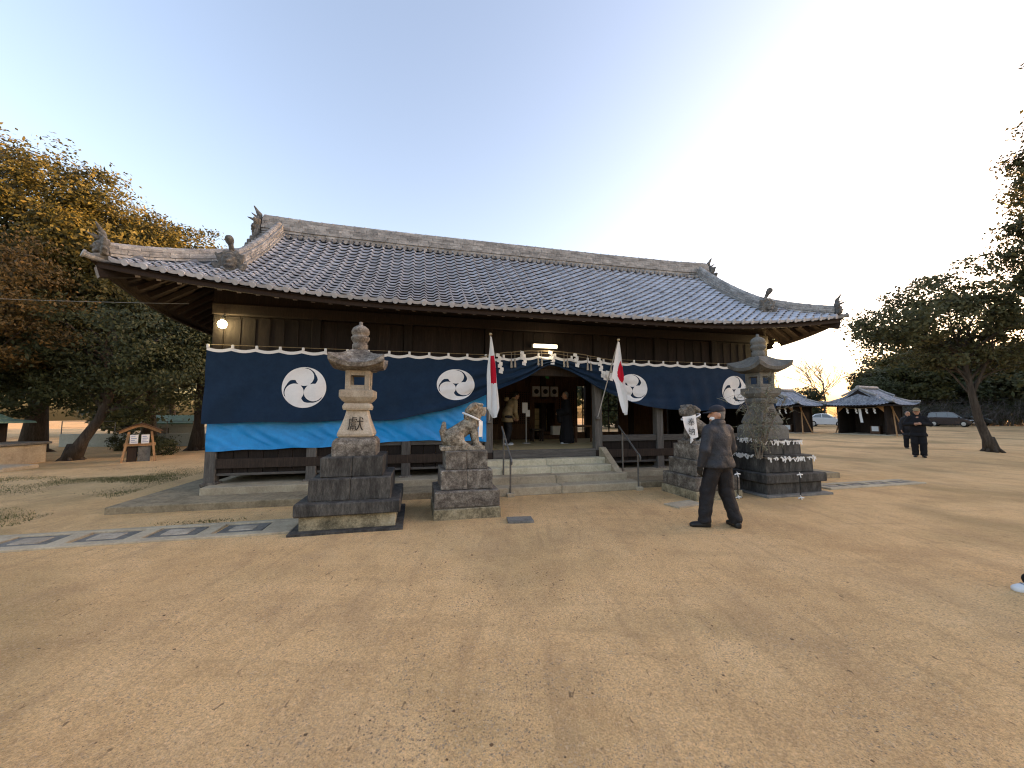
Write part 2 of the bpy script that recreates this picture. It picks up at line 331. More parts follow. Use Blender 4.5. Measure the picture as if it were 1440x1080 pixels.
# ---------------------------------------------------------------- ground
def sand_mat():
    m = pm('decomposed_granite_sand', [(.50, .315, .145), (.66, .435, .21), (.74, .51, .27)], .55, .95, .8, 80, fine=.42, spec=.12, rand=0, lo=.28, hi=.74)
    t = m.node_tree; N = t.nodes; L = t.links; b = N['Principled BSDF']; src = b.inputs['Base Color'].links[0].from_socket
    tc = N.new('ShaderNodeTexCoord')
    def noise(sc, st, lo, hi, rot=0, det=5):
        mp = N.new('ShaderNodeMapping'); mp.inputs['Scale'].default_value = st; mp.inputs['Rotation'].default_value = (0, 0, rot); L.new(tc.outputs['Object'], mp.inputs[0])
        n = N.new('ShaderNodeTexNoise'); n.inputs['Scale'].default_value = sc; n.inputs['Detail'].default_value = det; n.inputs['Distortion'].default_value = .6; L.new(mp.outputs[0], n.inputs['Vector'])
        r = N.new('ShaderNodeMapRange'); r.inputs['From Min'].default_value = lo; r.inputs['From Max'].default_value = hi; L.new(n.outputs['Fac'], r.inputs['Value']); return r.outputs[0]
    def mix(fac, col, amt, a):
        k = N.new('ShaderNodeMath'); k.operation = 'MULTIPLY'; L.new(fac, k.inputs[0]); k.inputs[1].default_value = amt
        x = N.new('ShaderNodeMix'); x.data_type = 'RGBA'; L.new(k.outputs[0], x.inputs['Factor']); L.new(a, x.inputs['A']); x.inputs['B'].default_value = (*col, 1); return x.outputs['Result']
    c = mix(noise(.30, (1, 1, 1), .50, .68), (.24, .18, .075), .75, src)              # faint moss
    c = mix(noise(7, (1, .14, 1), .54, .72, R(-62)), (.30, .195, .10), .34, c)     # drag and rake marks
    c = mix(noise(5, (.16, 1, 1), .55, .75, R(-20)), (.30, .20, .10), .3, c)
    c = mix(noise(1.3, (1, .6, 1), .5, .75, .4), (.33, .21, .11), .42, c)
    c = mix(noise(38, (1, 1, 1), .56, .66, .2, 4), (.30, .19, .10), .42, c)
    c = mix(noise(55, (1, 1, 1), .58, .68, .9, 4), (.80, .62, .42), .30, c)
    c = mix(noise(210, (1, 1, 1), .6, .68, 0, 2), (.10, .07, .045), .75, c)          # dark grains
    c = mix(noise(260, (1, 1, 1), .62, .7, .5, 2), (.72, .60, .45), .45, c)          # pale grains
    c = mix(noise(26, (1, .5, 1), .66, .72, .3, 4), (.10, .065, .04), .7, c)         # crumbs of dead leaf
    L.new(c, b.inputs['Base Color'])
    return m
M['sand'] = sand_mat()
from mathutils import noise as mnoise
def gz(x, y):
    d = math.hypot(x, y); z = .012 * mnoise.noise((x * .7, y * .7, 0)) + .006 * mnoise.noise((x * 2.6, y * 2.6, 3))
    f = min(max((y - 22) / 30, 0), 1); z += .30 * f * f * (3 - 2 * f) * min(max((x - 8) / 16, 0), 1)
    e = math.hypot(x - 18.6, (y - 15.2)); z += .20 * math.exp(-(e / 1.3) ** 2)
    e = math.hypot((x - 21.5) / 2.5, (y - 13.4)); z += .16 * math.exp(-(e / .7) ** 2)
    if d > 70: z -= (d - 70) * .01
    return z
def axis(a, n): return [a * math.copysign(abs(k) ** 2.3, k) for k in np.linspace(-1, 1, n)]
gx = axis(420, 221); gy = [v + 4 for v in axis(420, 221)]
g = MB(); n = len(gx)
g.v = [(x, y, gz(x, y)) for y in gy for x in gx]
g.f = [(j * n + i, j * n + i + 1, (j + 1) * n + i + 1, (j + 1) * n + i) for j in range(n - 1) for i in range(n - 1)]; g.m = [0]
tag(g.build('ground', M['sand'], smooth=True), kind='structure')
# small loose grit near the walker, litter, thin grass
def scatter(name, cnt, region, size, mat, flat=.5, keep=None):
    V = []; Fc = []; k = 0
    base = np.array([(1, 0, 0), (0, 1, 0), (-1, 0, 0), (0, -1, 0), (0, 0, 1)])
    while k < cnt:
        x, y = region()
        if keep and not keep(x, y): continue
        s = size * rnd.uniform(.5, 1.5); a = rnd.uniform(0, 6.28); c, d = math.cos(a), math.sin(a); e = rnd.uniform(.5, 1)
        P = base * np.array([s, s * e, s * flat]); P = np.stack([P[:, 0] * c - P[:, 1] * d + x, P[:, 0] * d + P[:, 1] * c + y, P[:, 2] + gz(x, y) - s * .12], 1)
        V.append(P); b = k * 5; Fc += [(b, b + 1, b + 4), (b + 1, b + 2, b + 4), (b + 2, b + 3, b + 4), (b + 3, b, b + 4)]; k += 1
    return mesh_obj(name, np_mesh(name, np.concatenate(V), Fc), mat)
def near_reg():
    d = 1.4 + 5.5 * rnd.random() ** 1.4; a = rnd.uniform(-R(56), R(56)); return d / math.cos(a) * math.sin(a), d
M['grit'] = pm('grit', [(.20, .14, .085), (.36, .26, .155), (.52, .41, .28)], 3, .9, 0, fine=.1, island=1, rand=.35)
tag(scatter('grit', 30000, near_reg, .0058, M['grit']), 'loose tan grit strewn over the sandy forecourt', 'grit', kind='stuff')
M['litter'] = pm('dead_leaf', [(.05, .03, .018), (.12, .07, .035), (.17, .11, .06)], 8, .9, 0, fine=.2, island=1, rand=.4)
def lit_reg():
    if rnd.random() < .33: a = rnd.uniform(0, 6.28); r_ = rnd.random() ** .6; return -.0 + r_ * .75 * math.cos(a), 3.75 + r_ * .45 * math.sin(a)
    if rnd.random() < .25: a = rnd.uniform(0, 6.28); r_ = rnd.random() ** .5; return 18.6 + 3 * r_ * math.cos(a), 15.2 + 2 * r_ * math.sin(a)
    d = 1.8 + 9 * rnd.random(); a = rnd.uniform(-R(55), R(55)); return d * math.tan(a), d
tag(scatter('leaf_litter', 620, lit_reg, .013, M['litter'], .25), 'brown crumbs of dead leaf lying on the sand', 'leaf litter', kind='stuff')
def blades(name, pts, h, mat, w=.006):
    n = len(pts); P = np.array(pts); a = npr.uniform(0, 6.28, n); L = h * npr.uniform(.4, 1.3, n); t = npr.normal(0, .5, (n, 2)) * L[:, None]
    d = np.stack([np.cos(a), np.sin(a), 0 * a], 1) * w
    V = np.stack([P - d, P + d, P + np.concatenate([t, L[:, None]], 1)], 1).reshape(-1, 3)
    return mesh_obj(name, np_mesh(name, V, np.arange(3 * n).reshape(-1, 3)), mat)
gp = []
while len(gp) < 14000:
    if rnd.random() < .5: x, y = rnd.gauss(-9.5, 2.2), rnd.gauss(9.6, .8)
    else: x, y = rnd.uniform(-12, -4), rnd.uniform(5.6, 9)
    if mnoise.noise((x * .6, y * .9, 5)) > rnd.uniform(-.1, .5) and not (x > -7.3 - (y - 6.3) * .25 and y > 5.6 + .25 * (x + 6)): gp.append((x, y, gz(x, y) - .003))
tag(blades('grass', gp, .028, M['grass']), 'thin short grass on the sand beside the concrete apron', 'grass', kind='stuff')

# ---------------------------------------------------------------- hall frame of reference, apron and stone paths
HA = R(13.9); HC = Vector((.617, 9.14, 0))
HM = Matrix.Translation(HC) @ Matrix.Rotation(HA, 4, 'Z')
def H(t, w, z=0): return HM @ Vector((t, w, z))
ap = MB(); ap.cbox(-7.55, 7.6, -1.16, -.47, -.1, .125, .012, .002, T=HM); ap.cbox(-7.55, -6.62, -.47, 5.6, -.1, .122, .012, .002, T=HM); ap.cbox(6.62, 7.6, -.47, 5.6, -.1, .122, .012, .002, T=HM)
tag(ap.build('apron', M['concrete_stained']), kind='structure')
def stone_path(t0, t1, w0, w1, slabs):
    slabs = sorted(slabs)
    p = MB(); p.cbox(t0, t1, w0, w0 + .15, -.1, .028, .01, .004, T=HM); p.cbox(t0, t1, w1 - .12, w1, -.1, .026, .01, .004, T=HM)
    x = t0
    for (a, b) in slabs: p.cbox(x, a - .02, w0 + .152, w1 - .122, -.1, .024, .008, .003, T=HM); x = b + .02
    p.cbox(x, t1, w0 + .152, w1 - .122, -.1, .024, .008, .003, T=HM)
    o = tag(p.build('pavement', M['concrete']), kind='structure')
    for (a, b) in slabs:
        s = MB(); s.cbox(a, b, w0 + .17, w1 - .14, -.08, .010, .012, .006, T=HM); so = s.build('stone_slab', M['granite_grey'], o)
        q = MB(); q.cbox(a + .13, b - .13, w0 + .26, w1 - .23, .0, .021, .01, .006, T=HM); q.build('inset_stone', M['granite'], o)
    return o
stone_path(-10.6, -4.42, -2.86, -2.12, [(-8.5 + .78 * i, -8.5 + .78 * i + .56) for i in range(5)] + [(-10.1, -9.5), (-9.3, -8.75)])
stone_path(5.75, 8.6, -2.3, -1.75, [(5.95 + .66 * i, 5.95 + .66 * i + .5) for i in range(4)])
def stray_slab(loc, rz, a, b, mat, label):
    s = MB(); s.cbox(-a, a, -b, b, -.03, .035, .012, .008); o = s.build('flat_stone', mat); o.location = loc; o.rotation_euler = (0, 0, rz); tag(o, label, 'flat stone')
stray_slab((.12, 5.92, .0), R(8), .19, .13, M['granite_grey'], 'small flat grey stone lying on the sand before the steps')
stray_slab((3.05, 6.95, -.012), R(25), .32, .17, M['concrete'], 'pale flat stone before the guardian dog wearing the lettered cloth')
# ---------------------------------------------------------------- shrine hall
hall = thing('shrine_hall', 'long dark timber shrine hall with a grey tiled hip-and-gable roof', 'shrine hall', HC, HA)
def P(name, mb, mat, parent=hall, **k): return mb.build(name, mat, parent, **k)
# stone base
b = MB(); b.cbox(-6.6, 6.6, -.46, 4.7, -.1, .252, .012, .002); P('stone_base', b, M['concrete'])
POSTS = [-6.62, -4.85, -3.0, -1.2, 1.52, 3.22, 4.95, 6.62]
for t in POSTS:
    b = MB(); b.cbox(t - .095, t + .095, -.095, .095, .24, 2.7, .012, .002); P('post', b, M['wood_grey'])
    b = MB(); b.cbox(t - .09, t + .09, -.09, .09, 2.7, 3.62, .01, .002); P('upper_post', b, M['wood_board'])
    b = MB(); b.cbox(t - .14, t + .14, -.14, .14, .2, .285, .02, .004); P('post_footing', b, M['granite_weathered'])
    b = MB(); b.cbox(t - .1, t + .1, 4.1, 4.3, .2, 3.6, .012, .002); P('post', b, M['wood_dark'])
FL = .75
# low front wall: rails and separate boards in every bay but the entrance
for k in range(7):
    a, c = POSTS[k] + .097, POSTS[k + 1] - .097
    if k == 3: continue
    for z0, z1, w0, w1 in ((.60, .645, -.06, .05), (.40, .45, -.045, .045)):
        b = MB(); b.cbox(a, c, w0, w1, z0, z1, .008, .002); P('rail', b, M['wood_grey_h'])
    b = MB(); b.cbox(a, c, -.075, .06, .93, 1.08, .01, .003); P('rail', b, M['wood_grey_h'])
    nb = 6
    for i in range(nb):
        x0 = a + (c - a) * i / nb; x1 = a + (c - a) * (i + 1) / nb
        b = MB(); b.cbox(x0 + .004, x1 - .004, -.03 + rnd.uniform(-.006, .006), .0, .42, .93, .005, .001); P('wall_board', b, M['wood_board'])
# upper wall: dark vertical boards above the curtain, beams, brackets
for k in range(7):
    a, c = POSTS[k] + .097, POSTS[k + 1] - .097; nb = max(5, round((c - a) / .26))
    for i in range(nb):
        x0 = a + (c - a) * i / nb; x1 = a + (c - a) * (i + 1) / nb
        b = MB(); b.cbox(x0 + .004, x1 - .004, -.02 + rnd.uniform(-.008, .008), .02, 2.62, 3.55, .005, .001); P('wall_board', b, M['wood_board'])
        b2 = MB(); b2.box(x0 - .01, x0 + .012, -.035, -.021, 2.62, 3.5); P('batten', b2, M['wood_board'])
    b = MB(); b.cbox(a, c, -.07, .07, 2.5, 2.66, .01, .002); P('beam', b, M['wood_dark'])
b = MB(); b.cbox(-6.72, 6.72, -.12, .12, 3.56, 3.78, .012, .003); P('eave_beam', b, M['wood_dark'])
b = MB(); b.cbox(-6.72, 6.72, 4.1, 4.32, 3.58, 3.8, .012, .003); P('eave_beam', b, M['wood_dark'])
for s in (-1, 1):
    b = MB(); b.cbox(s * 6.62 - .11, s * 6.62 + .11, -.12, 4.5, 3.56, 3.775, .012, .003); P('eave_beam', b, M['wood_dark'])
# floor, mats, threshold
b = MB(); b.box(-6.52, 6.52, -.1, 4.12, .55, FL - .02); P('floor', b, M['wood_dark'])
for i in range(7):
    b = MB(); b.cbox(-6.3 + 1.8 * i, -4.52 + 1.8 * i, .02, 1.9, FL - .02, FL + .012, .006); P('tatami_mat', b, M['tatami'])
    b = MB(); b.cbox(-6.3 + 1.8 * i, -4.52 + 1.8 * i, 1.92, 3.6, FL - .02, FL + .012, .006); P('tatami_mat', b, M['tatami'])
b = MB(); b.cbox(POSTS[3] + .1, POSTS[4] - .1, -.13, .015, .58, FL + .02, .012, .004); P('threshold', b, M['wood_grey_h'])
b = MB(); b.box(-6.5, 6.5, .1, 4.1, 3.42, 3.46); b.box(-6.7, 6.7, -.02, 4.25, 3.83, 3.86); P('ceiling', b, M['wood_dark'])
# side walls (boards) and back wall with lattices, inner opening and two windows
for s in (-1, 1):
    for i in range(14):
        y0 = .1 + i * 4.0 / 14
        b = MB(); b.cbox(s * 6.58 - .02, s * 6.58 + .02, y0 + .003, y0 + 4.0 / 14 - .003, .3, 3.55, .005, .001); P('wall_board', b, M['wood_board'])
BW = 4.2
def back(t0, t1, z0, z1):
    n = max(1, round((t1 - t0) / .32))
    for i in range(n):
        b = MB(); b.cbox(t0 + (t1 - t0) * i / n + .002, t0 + (t1 - t0) * (i + 1) / n - .002, BW - .02, BW + .02, z0, z1, .004, .001); P('wall_board', b, M['wood_brown'])
WIN = [(2.80, 3.26, .95, 2.6), (3.66, 4.45, .95, 2.5)]
back(-6.5, 1.2, .7, 3.45); back(1.94, 2.80, .7, 3.45); back(1.2, 1.94, 2.0, 3.45); back(3.26, 3.66, .7, 3.45); back(4.45, 6.5, .7, 3.45)
for (a, c, z0, z1) in WIN:
    back(a, c, .7, z0); back(a, c, z1, 3.45)
    f = MB()
    for x in (a, c, (a + c) / 2): f.box(x - .016, x + .016, BW - .03, BW + .0, z0, z1)
    f.box(a, c, BW - .032, BW - .002, (z0 + z1) / 2 - .012, (z0 + z1) / 2 + .012)
    P('window_frame', f, M['wood_dark'])
def lattice(t0, t1, z0, z1, w, pitch=.075):
    o = MB(); o.cbox(t0, t1, w + .025, w + .045, z0, z1, .004); fr = P('lattice_panel', o, M['wood_dark'])
    f = MB(); x = t0
    while x <= t1 + .001: f.box(x - .011, x + .011, w - .012, w + .012, z0, z1); x += pitch
    z = z0
    while z <= z1 + .001: f.box(t0, t1, w - .016, w + .008, z - .011, z + .011); z += pitch
    q = P('lattice_bars', f, M['wood_brown'], fr); return fr
lattice(-.9, -.05, 1.25, 2.35, BW - .10); lattice(.12, 1.02, 1.25, 2.35, BW - .10); lattice(2.08, 2.68, 1.25, 2.4, BW - .1)
# inner sanctuary opening: dim room behind with a pale screen, steps and three crested panels
for x in (1.11, 2.01):
    b = MB(); b.cbox(x - .08, x + .08, BW - .12, BW + .1, .74, 3.4, .01); P('inner_post', b, M['wood_brown'])
b = MB(); b.cbox(1.195, 1.925, BW - .1, BW + .08, 1.98, 2.14, .01); P('inner_lintel', b, M['wood_brown'])
room = MB(); room.box(.8, 2.6, BW + 1.6, BW + 1.65, .7, 2.4); room.box(.75, .8, BW + .03, BW + 1.6, .7, 2.4); room.box(2.6, 2.65, BW + .03, BW + 1.6, .7, 2.4); room.box(.75, 2.65, BW + .03, BW + 1.6, 2.4, 2.44); room.box(.75, 2.65, BW + .03, BW + 1.65, .66, .7)
P('sanctuary_room', room, M['wood_brown'])
for i in range(4):
    b = MB(); b.cbox(1.24, 1.72, BW + .16, BW + .19, 1.0 + i * .2, 1.19 + i * .2, .006); P('screen_panel', b, M['tatami'])
b = MB(); b.cbox(1.2, 1.92, BW - .5, BW - .22, .76, .90, .01); b.cbox(1.22, 1.9, BW - .218, BW + .1, .76, 1.0, .01); P('altar_step', b, M['wood_brown'])
for i in range(3):
    x = 1.24 + i * .33
    b = MB(); b.cbox(x - .14, x + .14, BW - .16, BW - .12, 2.2, 2.56, .006); o = P('crest_panel', b, M['paper'])
    d = MB(); d.lathe([(.085, 0), (.085, .004)], 18); d.xf(Matrix.Translation((x, BW - .162, 2.38)) @ Matrix.Rotation(R(90), 4, 'X')); P('crest_disc', d, M['wood_dark'], o)
# stone steps and sloping cheek slabs
ST = [(-1.72, 1.86, -1.34, -.42, .17), (-1.6, 1.72, -1.02, -.3, .32), (-1.5, 1.62, -.70, -.2, .46), (-1.42, 1.54, -.40, -.131, .585)]
for i, (a, c, w0, w1, z) in enumerate(ST):
    n = 2
    for k in range(n):
        x0, x1 = a + (c - a) * k / n, a + (c - a) * (k + 1) / n
        b = MB(); b.cbox(x0 + .003, x1 - .003, w0, w1, max(0, z - .2), z - rnd.uniform(0, .004), .014, .005); P('step', b, M['step_pale'] if i > 1 else M['concrete'])
for x in (-1.52, 1.58):
    b = MB(); pr = [(.0, .80), (-.16, .80), (-.98, .28), (-1.0, .12), (-.0, .12)]
    b.loft([[(x + s * .075, w, z) for (w, z) in pr] for s in (-1, 1)]); P('cheek_slab', b, M['concrete'], fix=True)
# ---------------------------------------------------------------- roof surface
EH, EW, WE, WR = 7.95, 3.35, -1.25, 2.1           # half eave length, slope run, eave line, ridge line
def prof(q): return 3.72 + 2.52 * (.74 * q + .26 * q * q)
def lift(t): return .40 * max(0, (abs(t) - 3) / 4.95) ** 1.9
def S(t, q): return Vector((t, WE + EW * q, prof(q) + lift(t) * max(0, 1 - q) ** 1.5))
def Sn(t, q):
    d = 1e-3; a = S(t + d, q) - S(t - d, q); b_ = S(t, min(q + d, 1.2)) - S(t, q - d); return a.cross(b_).normalized()
def S2(y, q, s):                                    # side hip slope: y along w, q inward
    l = .40 * (abs(y - WR) / EW) ** 2.6; return Vector((s * (EH - EW * q), y, prof(q) + l * max(0, 1 - q) ** 1.5))
def S2n(y, q, s):
    d = 1e-3; a = S2(y + d, q, s) - S2(y - d, q, s); b_ = S2(y, q + d, s) - S2(y, q - d, s); n = a.cross(b_).normalized(); return n if n.z > 0 else -n
TG = 6.5
def tmax(q): return max(TG, EH - EW * q)
deck = MB()
def dk(u_, q): t = (2 * u_ - 1) * tmax(q); return S(t, q) - Vector((0, 0, .05))
deck.grid(dk, 60, 14); deck.grid(lambda u_, q: (lambda p: Vector((p.x, 2 * WR - p.y, p.z)))(dk(u_, q)), 60, 14)
for s in (-1, 1): deck.grid(lambda u_, q: S2(WR + (2 * u_ - 1) * EW * (1 - q), q, s) - Vector((0, 0, .05)), 24, 8, v1=.46)
roof = P('roof', deck, M['wood_dark'])
hs = [(.027 * math.cos(2 * math.pi * (x / 7 - .84)) + .010 * math.cos(4 * math.pi * (x / 7 - .84))) for x in range(8)]
def tile(Sf, Nf, a, da, q0, q1, eave, flip=1):
    V = []; F_ = []
    ncol = 8
    for row, (q, off) in enumerate(((q0, .040), (q0, .066), (q1, .002))):
        for i in range(ncol):
            s_ = -.03 + 1.06 * i / 7; p = Sf(a + da * s_, q); nn = Nf(a + da * s_, q)
            V.append(p + nn * (off + hs[i] - (.035 if eave and row == 0 else 0)))
    for r in range(2):
        for i in range(ncol - 1): F_.append((r * ncol + i, r * ncol + i + 1, (r + 1) * ncol + i + 1, (r + 1) * ncol + i))
    if eave:
        c = Sf(a + da * .84, q0); nn = Nf(a + da * .84, q0); x = (Sf(a + da, q0) - Sf(a, q0)).normalized(); y = x.cross(nn); c = c + nn * .022; k = len(V)
        y = y if y.z < 0 or True else -y
        out = (Sf(a, q0) - Sf(a, q0 + .05)).normalized()
        for e in (0, .03):
            for i in range(10): an = 2 * math.pi * i / 10; V.append(c + out * e + x * .05 * math.cos(an) + nn * .05 * math.sin(an))
        F_ += [(k + i, k + (i + 1) % 10, k + 10 + (i + 1) % 10, k + 10 + i) for i in range(10)] + [tuple(k + 10 + i for i in range(10))]
    return V, F_
NC, NR = 60, 19; dt = 2 * EH / NC; camL = HM.inverted() @ Vector((0, 0, 1.6))
cand = []
for j in range(NR):
    q0, q1 = j / NR - .004, min((j + 1) / NR + .006, 1)
    for i in range(NC):
        t0 = -EH + dt * i
        if max(abs(t0), abs(t0 + dt)) > tmax(q0 + .5 / NR) + .06: continue
        c = S(t0 + dt / 2, q0); v_ = camL - c; cand.append((abs(v_.normalized().dot(Sn(t0 + dt / 2, q0 + .01))) / v_.length_squared * (1 + .8 * (j == 0)), i, j, t0, q0, q1))
cand.sort(reverse=True)
rest = MB()
for n_, (sc, i, j, t0, q0, q1) in enumerate(cand):
    V, F_ = tile(S, Sn, t0, dt, q0 + rnd.uniform(-.0012, .0012), q1, j == 0)
    if n_ < 300:
        b = MB(); b.add(V, F_); smooth_by(b.build('roof_tile', M['tile'], roof), R(40))
    else: rest.add(V, F_)
for j in range(NR):                                   # rear slope
    q0, q1 = j / NR - .004, min((j + 1) / NR + .006, 1)
    for i in range(NC):
        t0 = -EH + dt * i
        if max(abs(t0), abs(t0 + dt)) > tmax(q0 + .5 / NR) + .06: continue
        V, F_ = tile(S, Sn, t0, dt, q0, q1, j == 0); rest.add([(p.x, 2 * WR - p.y, p.z) for p in V], [f[::-1] for f in F_])
for s in (-1, 1):
    for j in range(8):
        q0, q1 = j / NR - .004, (j + 1) / NR + .006
        for i in range(25):
            d_ = 2 * EW / 25; y0 = WR - EW + d_ * i
            if max(abs(y0 - WR), abs(y0 + d_ - WR)) > EW * (1 - q0) + .12: continue
            V, F_ = tile(lambda y, q: S2(y, q, s), lambda y, q: S2n(y, q, s), y0, d_, q0, q1, j == 0); rest.add(V, F_)
ro = rest.build('roof_tiles_beyond', M['tile_stuff'], roof); smooth_by(ro, R(40)); tag(ro, kind='stuff')
# ridges: stacked flat tiles with round cap tiles
def ridge(name, path, hgt, wid, layers, cap=.085, under=True):
    pts = [Vector(p) for p in path]; L = [0]
    for a, c in zip(pts, pts[1:]): L.append(L[-1] + (c - a).length)
    def at(d):
        d = min(max(d, 0), L[-1]); i = 0
        while i < len(L) - 2 and d > L[i + 1]: i += 1
        f = (d - L[i]) / (L[i + 1] - L[i]); return pts[i].lerp(pts[i + 1], f)
    def fr(d):
        p = at(d); x = (at(d + .05) - at(d - .05)).normalized(); y = Vector((-x.y, x.x, 0)).normalized(); return p, x, y, x.cross(y)
    m = MB()
    for k in range(layers):
        z0, z1 = hgt * k / layers, hgt * (k + 1) / layers - .006; hw = wid / 2 * (1.12 if k == 1 else 1 - .18 * k / layers) + rnd.uniform(0, .004); d = -rnd.uniform(0, .25)
        while d < L[-1]:
            e = min(d + .29, L[-1]); a0 = max(d, 0)
            if e - a0 > .03:
                vs = []
                jj = rnd.uniform(-.006, .006)
                for dd in (a0 + .002, e - .002):
                    p, x, y, u_ = fr(dd)
                    vs += [p + y * (sy * (hw + jj)) + u_ * z for z in (z0, z1) for sy in (-1, 1)]
                m.add(vs, [(0, 1, 3, 2), (4, 6, 7, 5), (0, 2, 6, 4), (1, 5, 7, 3), (2, 3, 7, 6), (0, 4, 5, 1)])
            d += .292
    d = 0
    while d < L[-1]:
        e = min(d + .27, L[-1]); rings = []
        for dd, rr in ((d, cap * 1.06), (d + .04, cap * 1.06), (d + .042, cap), (e + .01, cap * .96)):
            p, x, y, u_ = fr(dd); rings.append([p + u_ * (hgt + rr * math.sin(math.pi * a / 7)) + y * rr * math.cos(math.pi * a / 7) for a in range(8)])
        m.loft(rings, cap=True, closed=False); d += .27
    return m.build(name, M['tile_ridge'], roof)
ridge('main_ridge', [(-6.7, WR, 6.24), (-5.5, WR, 6.19), (-3, WR, 6.165), (3, WR, 6.165), (5.5, WR, 6.19), (6.7, WR, 6.24)], .40, .36, 6, .09)
mr_ = MB()                                            # row of round tiles under the main ridge
for i in range(94):
    x = -6.3 + 12.6 * i / 93; mr_.tube([(x, WR - .34, 6.07), (x, WR - .1, 6.16)], .05, 7)
P('ridge_skirt', mr_, M['tile_ridge'], roof)
for s in (-1, 1):
    for side in (1, -1):
        def sp(q, up=.03): p = S(6.28 * s, q); return (p.x, p.y if side > 0 else 2 * WR - p.y, p.z + up)
        ridge('descending_ridge', [sp(q) for q in np.linspace(.24, .985, 12)], .26, .24, 5, .068)
        def hp(q, up=.03): p = S(s * (EH - EW * q), q); return (p.x, p.y if side > 0 else 2 * WR - p.y, p.z + up)
        ridge('corner_ridge', [hp(q) for q in np.linspace(.045, .5, 10)], .19, .20, 4, .062)
        # verge tiles outside the descending ridge
        vg = MB()
        for i in range(15):
            q = .36 + .6 * i / 14; p = S(s * 6.5, q); y = p.y if side > 0 else 2 * WR - p.y; vg.tube([(s * 6.42, y, p.z + .07), (s * 6.68, y, p.z + .06)], .065, 8)
        P('verge_tiles', vg, M['tile_ridge'], roof)
# gable triangles with a barge board
for s in (-1, 1):
    gm = MB(); row = [S(s * 6.3, q) for q in np.linspace(.42, .99, 10)]
    poly = [(s * 6.34, p.y, p.z - .06) for p in row] + [(s * 6.34, 2 * WR - p.y, p.z - .06) for p in reversed(row)]
    gm.add(poly, [tuple(range(len(poly)))]); P('gable_wall', gm, M['wood_dark'])
    for side in (1, -1):
        bb_ = MB(); pp = [(p.y if side > 0 else 2 * WR - p.y, p.z) for p in row]
        bb_.loft([[(s * 6.50, y, z - .02), (s * 6.56, y, z - .02), (s * 6.56, y, z - .26), (s * 6.50, y, z - .26)] for y, z in pp]); P('barge_board', bb_, M['wood_dark'])
# tile ornaments
def ornament(loc, rz, sc, horn=0, stick=0):
    pr = [('b', (0, 0, .17), (.21, .06, .18)), ('e', (0, -.07, .19), (.13, .07, .14)), ('e', (-.06, -.12, .25), (.035, .03, .03)), ('e', (.06, -.12, .25), (.035, .03, .03)), ('e', (0, -.14, .17), (.04, .05, .035)),
          ('e', (0, -.11, .09), (.10, .05, .035)), ('c', (-.20, -.03, .05), (-.27, -.04, .12), .06, .045), ('c', (.20, -.03, .05), (.27, -.04, .12), .06, .045), ('c', (-.19, -.02, .24), (-.24, -.04, .33), .05, .025), ('c', (.19, -.02, .24), (.24, -.04, .33), .05, .025),
          ('c', (-.12, -.03, .33), (-.10, -.02, .40), .05, .03), ('c', (.12, -.03, .33), (.10, -.02, .40), .05, .03), ('e', (0, -.02, .36), (.09, .06, .06))]
    if horn: pr += [('c', (0, 0, .34), (0, -.03, .52), .07, .05), ('c', (0, -.03, .52), (0, -.14, .70), .05, .016), ('c', (-.07, 0, .38), (-.11, -.16, .50), .035, .01), ('c', (.07, 0, .38), (.11, -.16, .50), .035, .01), ('c', (0, -.1, .38), (0, -.26, .44), .04, .012)]
    if stick: pr += [('c', (0, .1, .36), (0, -.10, .60), .042, .05), ('c', (0, -.085, .58), (0, -.115, .618), .07, .074)]
    o = sdf_mesh('ridge_ornament', pr, .017, .02, M['tile_orn'], roof, bump=lambda Q: .006 * np.sin(Q[..., 0] * 55) * np.sin(Q[..., 2] * 48 + Q[..., 1] * 30))
    o.location = loc; o.rotation_euler = (0, 0, rz); o.scale = (sc,) * 3; return o
for s in (-1, 1):
    for side in (1, -1):
        f = (lambda y: y) if side > 0 else (lambda y: 2 * WR - y)
        p = S(6.28 * s, .215); ornament((p.x, f(p.y), p.z + .02), 0 if side > 0 else math.pi, .95, stick=1)
        p = S(s * (EH - EW * .03), .03); ornament((p.x + s * .0, f(p.y), p.z + .03), (R(-45) if s < 0 else R(45)) if side > 0 else (R(225) if s < 0 else R(135)), .78, horn=1)
        c = S(s * EH, 0); cm = MB(); dv = Vector((s, -side, .35)).normalized(); cc = Vector((c.x, f(c.y), c.z + .02)); cm.tube([cc - dv * .25, cc + dv * .05, cc + dv * .06, cc + dv * .09], [.045, .05, .064, .064], 12); P('corner_end_tile', cm, M['tile_ridge'], roof)
    o = ornament((s * 6.78, WR, 6.12), R(90) if s > 0 else R(-90), 1.15, horn=1)
    st = MB()
    for i in range(5): st.cbox(s * (6.72 + .0 * i) - .05, s * 6.72 + .05, WR - .42 - .12 * i, WR - .27 - .12 * i, 5.98 - .14 * i, 6.16 - .14 * i, .02, .006)
    P('stepped_end_tiles', st, M['tile_orn'], roof)
